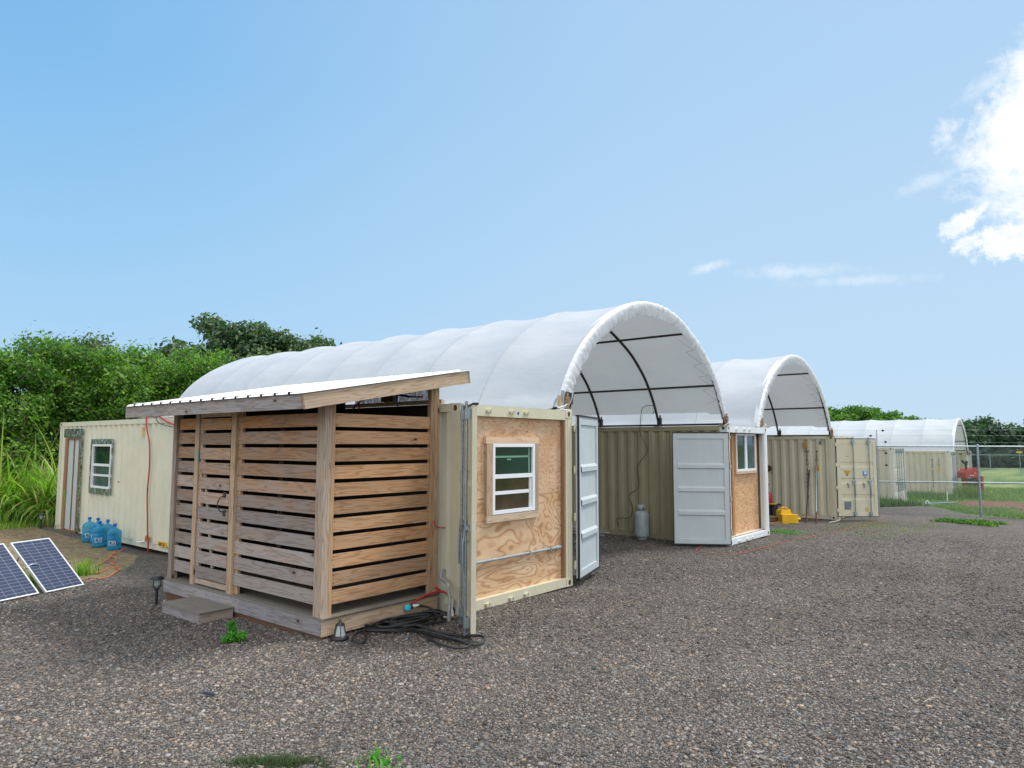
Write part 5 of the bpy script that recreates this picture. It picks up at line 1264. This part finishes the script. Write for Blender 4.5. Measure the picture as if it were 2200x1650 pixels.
q = MB(); q.prism([(-.62, .98), (-.1, 1.08), (.35, .98), (.0, .30), (-.15, .30)], (0, -.09, 0), (1, 0, 0), (0, 0, 1), (0, -1, 0), -.03); q.prism([(.15, .85), (.50, .95), (.55, .35), (.40, .40)], (0, -.09, 0), (1, 0, 0), (0, 0, 1), (0, -1, 0), -.03); q.prism([(-.1, .0), (.55, .02), (.50, .35), (-.1, .42), (-.28, .62)], (0, -.02, 0), (1, 0, 0), (0, 0, 1), (0, -1, 0), -.85); q.prism([(-.60, 1.0), (-.52, 1.06), (-.02, .10), (-.12, .06)], (0, -.14, 0), (1, 0, 0), (0, 0, 1), (0, -1, 0), -.1); q.build('track_frame', M_BLACK, mc, bevel=.02)
q = MB(); q.tube([(-.30, .3, 1.5), (-.30, .3, 1.85), (-.62, .3, 2.05)], .09, 8); q.tube([(-.30, .3, 1.8), (-.22, .3, 2.03)], .10, 8); q.build('exhaust', M_BLACK, mc)
q = MB()
for x, z in ((.02, 1.38), (.42, 1.42)): q.tube([(x, -.012, z), (x, .02, z)], .045, 10)
q.build('bolt', M_BLACK, mc)
q = MB(); q.box((.12, -.015, 1.30), (.24, .0, 1.37)); q.build('yellow_sticker', M_STICK, mc)
q = MB(); q.box((-.22, -.016, 1.19), (.10, .0, 1.225)); q.build('pale_stripe', M_STICKW, mc)

# ------------------------------------------------------------------ vegetation
def leafcloud(centres, n, size, spread, flat=.6, ar=1.8, tone=(.5, .22), shell=.55):
    """n leaf faces scattered round lobes; returns V,F,color"""
    C = np.array([c[:3] for c in centres]); Rr = np.array([c[3] for c in centres]); wt = Rr ** 2; wt /= wt.sum()
    k = rng.choice(len(C), n, p=wt); d = rng.normal(size=(n, 3)); d /= np.linalg.norm(d, axis=1)[:, None]
    rad = Rr[k] * (shell + (1 - shell) * rng.random(n) ** .6) * (1 + spread * rng.normal(size=n) * .25)
    P = C[k] + d * rad[:, None] * np.array([1, 1, flat])
    nrm = d + rng.normal(size=(n, 3)) * .9 + np.array([0, 0, .4]); nrm /= np.linalg.norm(nrm, axis=1)[:, None]
    t = np.cross(nrm, rng.normal(size=(n, 3))); t /= np.linalg.norm(t, axis=1)[:, None]; b = np.cross(nrm, t)
    s = size * np.exp(rng.normal(0, .3, n))[:, None]
    V = np.stack([P - t * s * ar * .5, P + b * s * .5 + nrm * s * .1, P + t * s * ar * .5, P - b * s * .5 + nrm * s * .1], 1).reshape(-1, 3)
    F = np.arange(4 * n).reshape(n, 4)
    lob = rng.normal(0, 1, len(C))[k]
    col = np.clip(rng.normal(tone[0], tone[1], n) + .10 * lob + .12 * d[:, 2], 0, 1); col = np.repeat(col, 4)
    return V, F, np.stack([col, col, col], 1)
def limbs(mb, base, centres, r0, rs, twigs=0, R_=1.):
    top = Vector((base[0], base[1], base[2])) + Vector((rs.uniform(-.1, .1), rs.uniform(-.1, .1), 1)) * (np.mean([c[2] for c in centres]) - base[2]) * .45
    mb.tube([base, (Vector(base) + top) / 2 + Vector((rs.uniform(-.1, .1) * R_, 0, 0)), top], [r0, r0 * .8, r0 * .65], 8)
    for c in centres:
        c_ = Vector(c[:3]); m_ = (top + c_) / 2 + Vector((rs.uniform(-.2, .2), rs.uniform(-.2, .2), rs.uniform(-.1, .2))) * c[3]
        mb.tube(lumpy([top - Vector((0, 0, rs.uniform(0, .5))), m_, c_], 3), [r0 * .45 * (1 - .12 * q) for q in range(7)], 5)
        for _ in range(twigs):
            d = Vector((rs.gauss(0, 1), rs.gauss(0, 1), rs.gauss(0, .6))).normalized() * c[3] * rs.uniform(.8, 1.25); p = c_ + d * .1
            mb.tube([p, c_ + d * .6 + Vector((0, 0, .1 * c[3])), c_ + d], [r0 * .16, r0 * .11, r0 * .05], 4)
def tree(name, loc, H, Wd, label, group, nleaf, size, leafm, seed, nl=9, low=.3, twigs=3, cat='tree', flat=.75, r0=.09, lobe=.42, ar=1.8, tone=(.5, .22)):
    rs = random.Random(seed); t = thing(name, loc, label, cat, group); cs = []
    for i in range(nl):
        f_ = i / max(1, nl - 1); z = H * (low + (1 - low - .13) * f_); rr = Wd * .5 * (1.0 - .75 * max(0, f_ - .45)) * rs.uniform(.35, 1.0); a = i * 2.4 + rs.uniform(-.5, .5)
        cs.append((rr * math.cos(a), rr * math.sin(a), z + rs.uniform(-.04, .04) * H, Wd * lobe * rs.uniform(.5, .85)))
    V, F, c = leafcloud(cs, nleaf, size, 1., flat, ar, tone)
    if name == 'thicket_tree':      # bare, twiggy lower half
        zl = V[::4, 2] / H; keep = rng.random(len(zl)) > np.clip((.62 - zl) / .5, 0, .72)
        k4 = np.repeat(keep, 4); V = V[k4]; c = c[k4]; F = np.arange(len(V)).reshape(-1, 4)
        rs2 = random.Random(seed + 500); tb = MB()
        for _ in range(46):
            a = rs2.uniform(0, 6.28); r_ = Wd * .5 * rs2.uniform(.2, 1.05); z = H * rs2.uniform(.02, .5); p = Vector((r_ * math.cos(a), r_ * math.sin(a), z))
            d = Vector((rs2.gauss(0, .6), rs2.gauss(0, .6), rs2.uniform(.2, 1.3))).normalized() * rs2.uniform(.6, 1.6); q = p + d * .5 + Vector((rs2.gauss(0, .12), rs2.gauss(0, .12), 0)); r0_ = rs2.uniform(.008, .020)
            tb.tube([p, q, p + d], [r0_, r0_ * .8, r0_ * .4], 4)
        tb.build('bare_twigs', M_TWIG, t)
    raw('crown', V, F, leafm, t, c)
    mb = MB(); limbs(mb, (0, 0, -.2), cs, r0, rs, twigs); mb.build('trunk', M_BARK, t); return t
# thicket behind the long container, farther row first
GRPT = 'leafy trees of the thicket behind the long container'
tk_specs = [  # x, y, H, W, seed
 (-3.6, 18.3, 4.6, 3.2), (-1.6, 18.8, 4.7, 3.3), (.2, 18.2, 5.0, 3.2), (1.7, 18.9, 5.55, 3.3), (2.9, 17.6, 5.3, 3.0), (4.2, 18.1, 5.6, 3.1), (5.2, 16.6, 5.2, 3.0), (6.8, 16.9, 5.5, 3.2), (-.2, 21.5, 5.7, 3.6), (3.2, 21.5, 6.4, 3.6), (6.4, 20.0, 6.2, 3.4), (-3.2, 21.8, 5.6, 3.5), (8.6, 18.2, 5.6, 3.2)]
tk_lab = ['leafy tree at the left edge of the picture above the tall grass', 'leafy tree second from the left edge above the tall grass', 'leafy tree above the tall grass left of the container end', 'leafy tree just left of the thicket high point', 'leafy tree right behind the container end', 'tallest looking tree of the thicket right of its high point', 'leafy tree just left of the dark gap by the shed roof', 'leafy tree behind the shed eave beside the white arch roof', 'rear tree whose top shows over the left part of the thicket', 'rear tree making the darker top of the thicket', 'rear tree near the larger grey green tree', 'rear tree at the far left of the thicket', 'leafy tree hidden behind the white arch roof end']
for i, (x, y, H, Wd) in enumerate(tk_specs):
    back = i in (8, 9, 10, 11)
    tree('thicket_tree', G(x, y), H, Wd, tk_lab[i], GRPT, 27000 if not back else 15000, .058 if not back else .070, M_LEAF2 if i in (8, 9) else M_LEAF, 20 + i, nl=26, low=.16, twigs=12, flat=.75, lobe=.27, r0=.07, tone=(.58, .27))
# darker bigger tree behind
tree('broad_tree', G(17.0, 35.5), 10.9, 7.8, 'tall grey green tree above the rear end of the first white arch roof', 'tall grey green trees', 24000, .15, M_LEAF2, 50, nl=36, low=.3, twigs=4, r0=.2, lobe=.20)
tree('broad_tree', G(20.2, 34.2), 10.3, 6.6, 'grey green tree right of the tallest one, above the arch roof', 'tall grey green trees', 18000, .15, M_LEAF2, 51, nl=28, low=.3, twigs=4, r0=.18, lobe=.21)
tree('broad_tree', G(23.0, 32.0), 9.4, 7.0, 'lowest grey green tree sloping down to the arch roof', 'tall grey green trees', 16000, .15, M_LEAF2, 52, nl=28, low=.3, twigs=3, r0=.18, lobe=.22)
tree('broad_tree', G(13.2, 36.5), 8.0, 6.0, 'dark tree in the gap between thicket and tall grey green tree', 'tall grey green trees', 9000, .2, M_LEAF2, 53, nl=11, low=.2, twigs=3, r0=.18, lobe=.34)
# trees behind the second and third canopies
mids = [((66.5, 12.2), 7.3, 8, 'green tree directly behind the second arch roof edge'), ((70, 10.6), 7.0, 8, 'green tree with open branches behind the distant arch roof'), ((74.5, 9.5), 6.9, 8, 'flat topped tree behind the middle of the distant arch roof'), ((80, 8.0), 6.5, 7, 'low tree top just over the distant arch roof'), ((62, 14.5), 6.3, 7, 'green tree hidden behind the second arch roof')]
for i, ((x, y), H, Wd, lab) in enumerate(mids): tree('open_tree', G(x, y), H, Wd, lab, 'trees behind the distant arch roof', 12000, .16, M_LEAF, 70 + i, nl=34, low=.35, twigs=2, r0=.13, flat=.5, lobe=.17)
fars = [(119, 8.6, 5.6, 7.5), (123, 7.2, 7.2, 6.5), (124, 3.6, 5.3, 8), (126, .6, 5.6, 8), (124, -2.6, 6.4, 7), (121, -6.5, 7.6, 8), (120, -11, 7, 9), (127, 12, 6, 8), (130, 17, 6, 8)]
flab = ['dark tree nearest the opening of the distant arch roof', 'tall dark tree left of the palm', 'low tree right of the palm', 'low tree in the dip of the far tree line', 'tree rising right of the dip in the far tree line', 'tall dark tree at the right picture edge', 'dark tree beyond the right picture edge', 'far tree behind the distant arch roof opening', 'far tree hidden by the distant arch roof']
for i, ((x, y, H, Wd), lab) in enumerate(zip(fars, flab)): tree('far_tree', G(x, y), H, Wd, lab, 'dark trees beyond the field', 5500, .34, M_LEAF3, 90 + i, nl=13, low=.12, twigs=0, r0=.2, lobe=.34)
pm = thing('palm_tree', G(123, 6.0), 'small palm between the dark trees beyond the field', 'palm'); q = MB(); q.tube([(0, 0, 0), (.1, 0, 2.5), (0, 0, 4.9)], [.2, .15, .12], 8); q.build('trunk', M_BARK, pm)
V = []; F = []; rs = random.Random(2)
for k in range(17):
    a = k * 2.4; el = rs.uniform(-.1, 1.2); L_ = 2.0; prev = Vector((0, 0, 4.9))
    for j in range(9):
        p2 = prev + Vector((math.cos(a) * math.cos(el), math.sin(a) * math.cos(el), math.sin(el))) * L_ / 9; el -= .22; sd_ = Vector((-math.sin(a), math.cos(a), 0)) * .42 * math.sin((j + 1.2) / 10.5 * math.pi)
        i = len(V); V += [prev, p2, p2 + sd_ - Vector((0, 0, .15)), prev - sd_ - Vector((0, 0, .15))]; F.append((i, i + 1, i + 2, i + 3)); i = len(V); V += [prev, p2, p2 - sd_ - Vector((0, 0, .15)), prev - sd_ - Vector((0, 0, .2))]; F.append((i, i + 1, i + 2, i + 3)); prev = p2
raw('crown', np.array([tuple(v) for v in V]), np.array(F), M_LEAF3, pm, np.full((len(V), 3), .4))

def blades(pts, h, w_, bend, tone, segs=5):
    """curved grass blades: pts (n,2) ; returns V,F,color"""
    n = len(pts); x, y = pts[:, 0], pts[:, 1]; z = gz(x, y); a = rng.uniform(0, 2 * np.pi, n); hh = h * np.exp(rng.normal(0, .28, n)); bb = bend * rng.uniform(.3, 1.5, n); ww = w_ * rng.uniform(.6, 1.4, n)
    V = []; dx, dy = np.cos(a), np.sin(a)
    for k in range(segs + 1):
        t = k / segs; ang = bb * t * 1.6; hor = hh * (1 - np.cos(ang)) / np.maximum(bb * 1.6, .05); ver = hh * np.sin(ang) / np.maximum(bb * 1.6, .05)
        wd = ww * (1 - t ** 1.5) * .5 + .0005
        cx, cy, cz = x + dx * hor, y + dy * hor, z + ver
        V.append(np.stack([cx - dy * wd, cy + dx * wd, cz], 1)); V.append(np.stack([cx + dy * wd, cy - dx * wd, cz], 1))
    V = np.stack(V, 1); m_ = V.shape[1]; b = (np.arange(n) * m_)[:, None]; F = []
    for k in range(segs): F.append(np.stack([b[:, 0] + 2 * k, b[:, 0] + 2 * k + 1, b[:, 0] + 2 * k + 3, b[:, 0] + 2 * k + 2], 1))
    F = np.concatenate(F); c = np.repeat(np.clip(rng.normal(tone[0], tone[1], n), 0, 1), m_)
    return V.reshape(-1, 3), F, np.stack([c, c, c], 1)
def grass_patch(name, label, n, region, h, w_, bend, tone, m_, kind='stuff', cat='grass', sigma=None):
    pts = region(n); V, F, c = blades(pts, h, w_, bend, tone); o = raw(name, V, F, m_, None, c); return tag(o, label, cat, kind=kind)
def clumped(n, x0, x1, y0, y1, k, sg):
    cx = rng.uniform(x0, x1, k); cy = rng.uniform(y0, y1, k); i = rng.integers(0, k, n)
    return np.stack([cx[i] + rng.normal(0, sg, n), cy[i] + rng.normal(0, sg, n)], 1)
def left_region(n):
    p = clumped(n, -5.0, .0, 15.7, 18.6, 70, .22); q = clumped(n // 4, .0, 1.5, 14.6, 16.5, 12, .2); return np.concatenate([p, q])
grass_patch('tall_grass', 'tall bright green grass at the left edge beside the container end', 15000, left_region, 1.30, .068, 1.35, (.52, .27), M_GRASS)
grass_patch('short_grass', 'short green grass at the foot of the tall grass', 9000, lambda n: clumped(n, -6, .2, 14.3, 15.8, 120, .25), .16, .012, .8, (.5, .25), M_GRASS)
grass_patch('seed_stalks', 'thin pale seed stalks rising over the tall grass', 120, lambda n: clumped(n, -4.5, 1.2, 16.2, 18.5, 40, .3), 2.1, .012, .45, (.95, .1), M_GRASS)
def fieldpts(n):
    x = 22.3 + 30 * rng.random(n) ** 1.2; y = rng.uniform(-13, 2, n)
    lim = np.interp(y, [-12, -8, -4.3, -2.9, -1, 1, 5], [18, 20.3, 22.1, 23.2, 25.8, 26.4, 26.4]); red = np.zeros(n)
    for cx, cy, rx, ry in REDS: red = np.maximum(red, np.exp(-(((x - cx) / rx) ** 2 + ((y - cy) / ry) ** 2)))
    k = (x > lim) & (red < rng.uniform(.15, .55, n)); return np.stack([x[k], y[k]], 1)
grass_patch('field_grass', 'green and yellow field grass behind the chain link fence', 60000, fieldpts, .13, .016, .9, (.5, .28), M_LAWN)
grass_patch('container_weeds', 'dark green weeds along the foot of the fenced containers', 9000, lambda n: np.concatenate([clumped(n // 2, 25.8, 27.1, -.5, 3, 20, .18), clumped(n // 2, 34.5, 37.6, -.6, 4, 30, .3)]), .30, .03, .9, (.25, .25), M_LAWN)
def weedpts(n):
    k = 75; t = np.clip(rng.normal(.55, .25, k), 0, 1); o = rng.normal(0, .42, k) * (1.1 - 1.5 * np.abs(t - .55)); cx = 18.9 + t * .75 + .8 * o; cy = -2.2 - t * 1.55 + .6 * o; i = rng.integers(0, k, n)
    return np.stack([cx[i] + rng.normal(0, .10, n), cy[i] + rng.normal(0, .10, n)], 1)
grass_patch('creeping_weeds', 'low bright green weeds on the gravel in front of the chain link fence', 3200, weedpts, .075, .034, 1.1, (.42, .38), M_LEAF)
grass_patch('creeping_weeds', 'thin scattered weeds on the gravel left of the fence posts', 500, lambda n: np.stack([rng.normal(12.2, .25, n), rng.normal(.15, .28, n)], 1), .05, .02, 1.2, (.5, .3), M_WEED)
grass_patch('dry_grass', 'thin yellowish dry grass on the gravel before the half open door', 1500, lambda n: clumped(n, 12.5, 17.5, -2.6, -.6, 40, .25), .04, .014, 1.3, (.85, .2), M_LAWN)
grass_patch('creeping_weeds', 'tall weeds growing round the red machine', 900, lambda n: np.stack([rng.normal(38.4, .5, n), rng.normal(-.9, .3, n)], 1), .6, .03, .6, (.5, .3), M_LAWN)
# countable plants
def tuft(loc, n, h, w_, bend, sg, label, name='grass_tuft', m_=M_GRASS, tone=(.5, .2), cat='grass tuft'):
    pts = np.stack([rng.normal(0, sg, n), rng.normal(0, sg, n)], 1) + np.array(loc[:2]); V, F, c = blades(pts, h, w_, bend, tone); V = V - np.array([loc[0], loc[1], float(gz(loc[0], loc[1]))])
    o = raw(name, V, F, m_, None, c); o.location = G(loc[0], loc[1]); return tag(o, label, cat)
tuft((-1.72, 6.80), 120, .25, .014, .6, .075, 'bright green grass tuft right of the solar panel')
tuft((-2.55, 6.5), 160, .28, .014, .6, .10, 'grass tuft between the two solar panels')
tuft((-3.5, 6.9), 160, .25, .014, .6, .12, 'grass tuft behind the left solar panel')
tuft((-3.20, -2.31), 30, .085, .024, 1.25, .07, 'bright green grass plant at the bottom edge of the picture', m_=M_WEED, tone=(.6, .2))
def moss(loc, sx, sy, n, label):
    pts = np.stack([rng.normal(0, sx, n), rng.normal(0, sy, n)], 1); c_, s_ = math.cos(TH), math.sin(TH)
    pts = np.stack([pts[:, 0] * c_ + pts[:, 1] * s_, -pts[:, 0] * s_ + pts[:, 1] * c_], 1) + np.array(loc); V, F, c = blades(pts, .035, .005, .8, (.5, .3), 3); V = V - np.array([loc[0], loc[1], float(gz(*loc))])
    o = raw('moss_tuft', V, F, M_MOSS, None, c); o.location = G(*loc); tag(o, label, 'moss')
moss((-3.62, -1.82), .13, .035, 6000, 'dark green mossy tuft at the bottom edge of the picture')
wd = thing('leafy_weed', G(-2.36, 1.0), 'green leafy weed growing in the gravel before the deck skirt', 'weed'); wd.scale = (.72, .72, .85)
cs = [(.0, .0, .06, .09), (.08, -.07, .07, .08), (-.07, .05, .05, .07), (.02, .03, .15, .06), (.01, .05, .22, .055), (.13, -.03, .08, .06)]
V, F, c = leafcloud(cs, 620, .028, .5, .7, 1.5, (.55, .2), .3); V[:, 2] = np.maximum(V[:, 2], .004); raw('leaves', V, F, M_WEED, wd, c)
q = MB(); q.tube([(0, 0, -.02), (.01, .02, .12), (.01, .05, .24)], .005, 6); q.tube([(0, 0, 0), (.1, -.05, .06)], .004, 6); q.build('stem', M_WEED, wd)
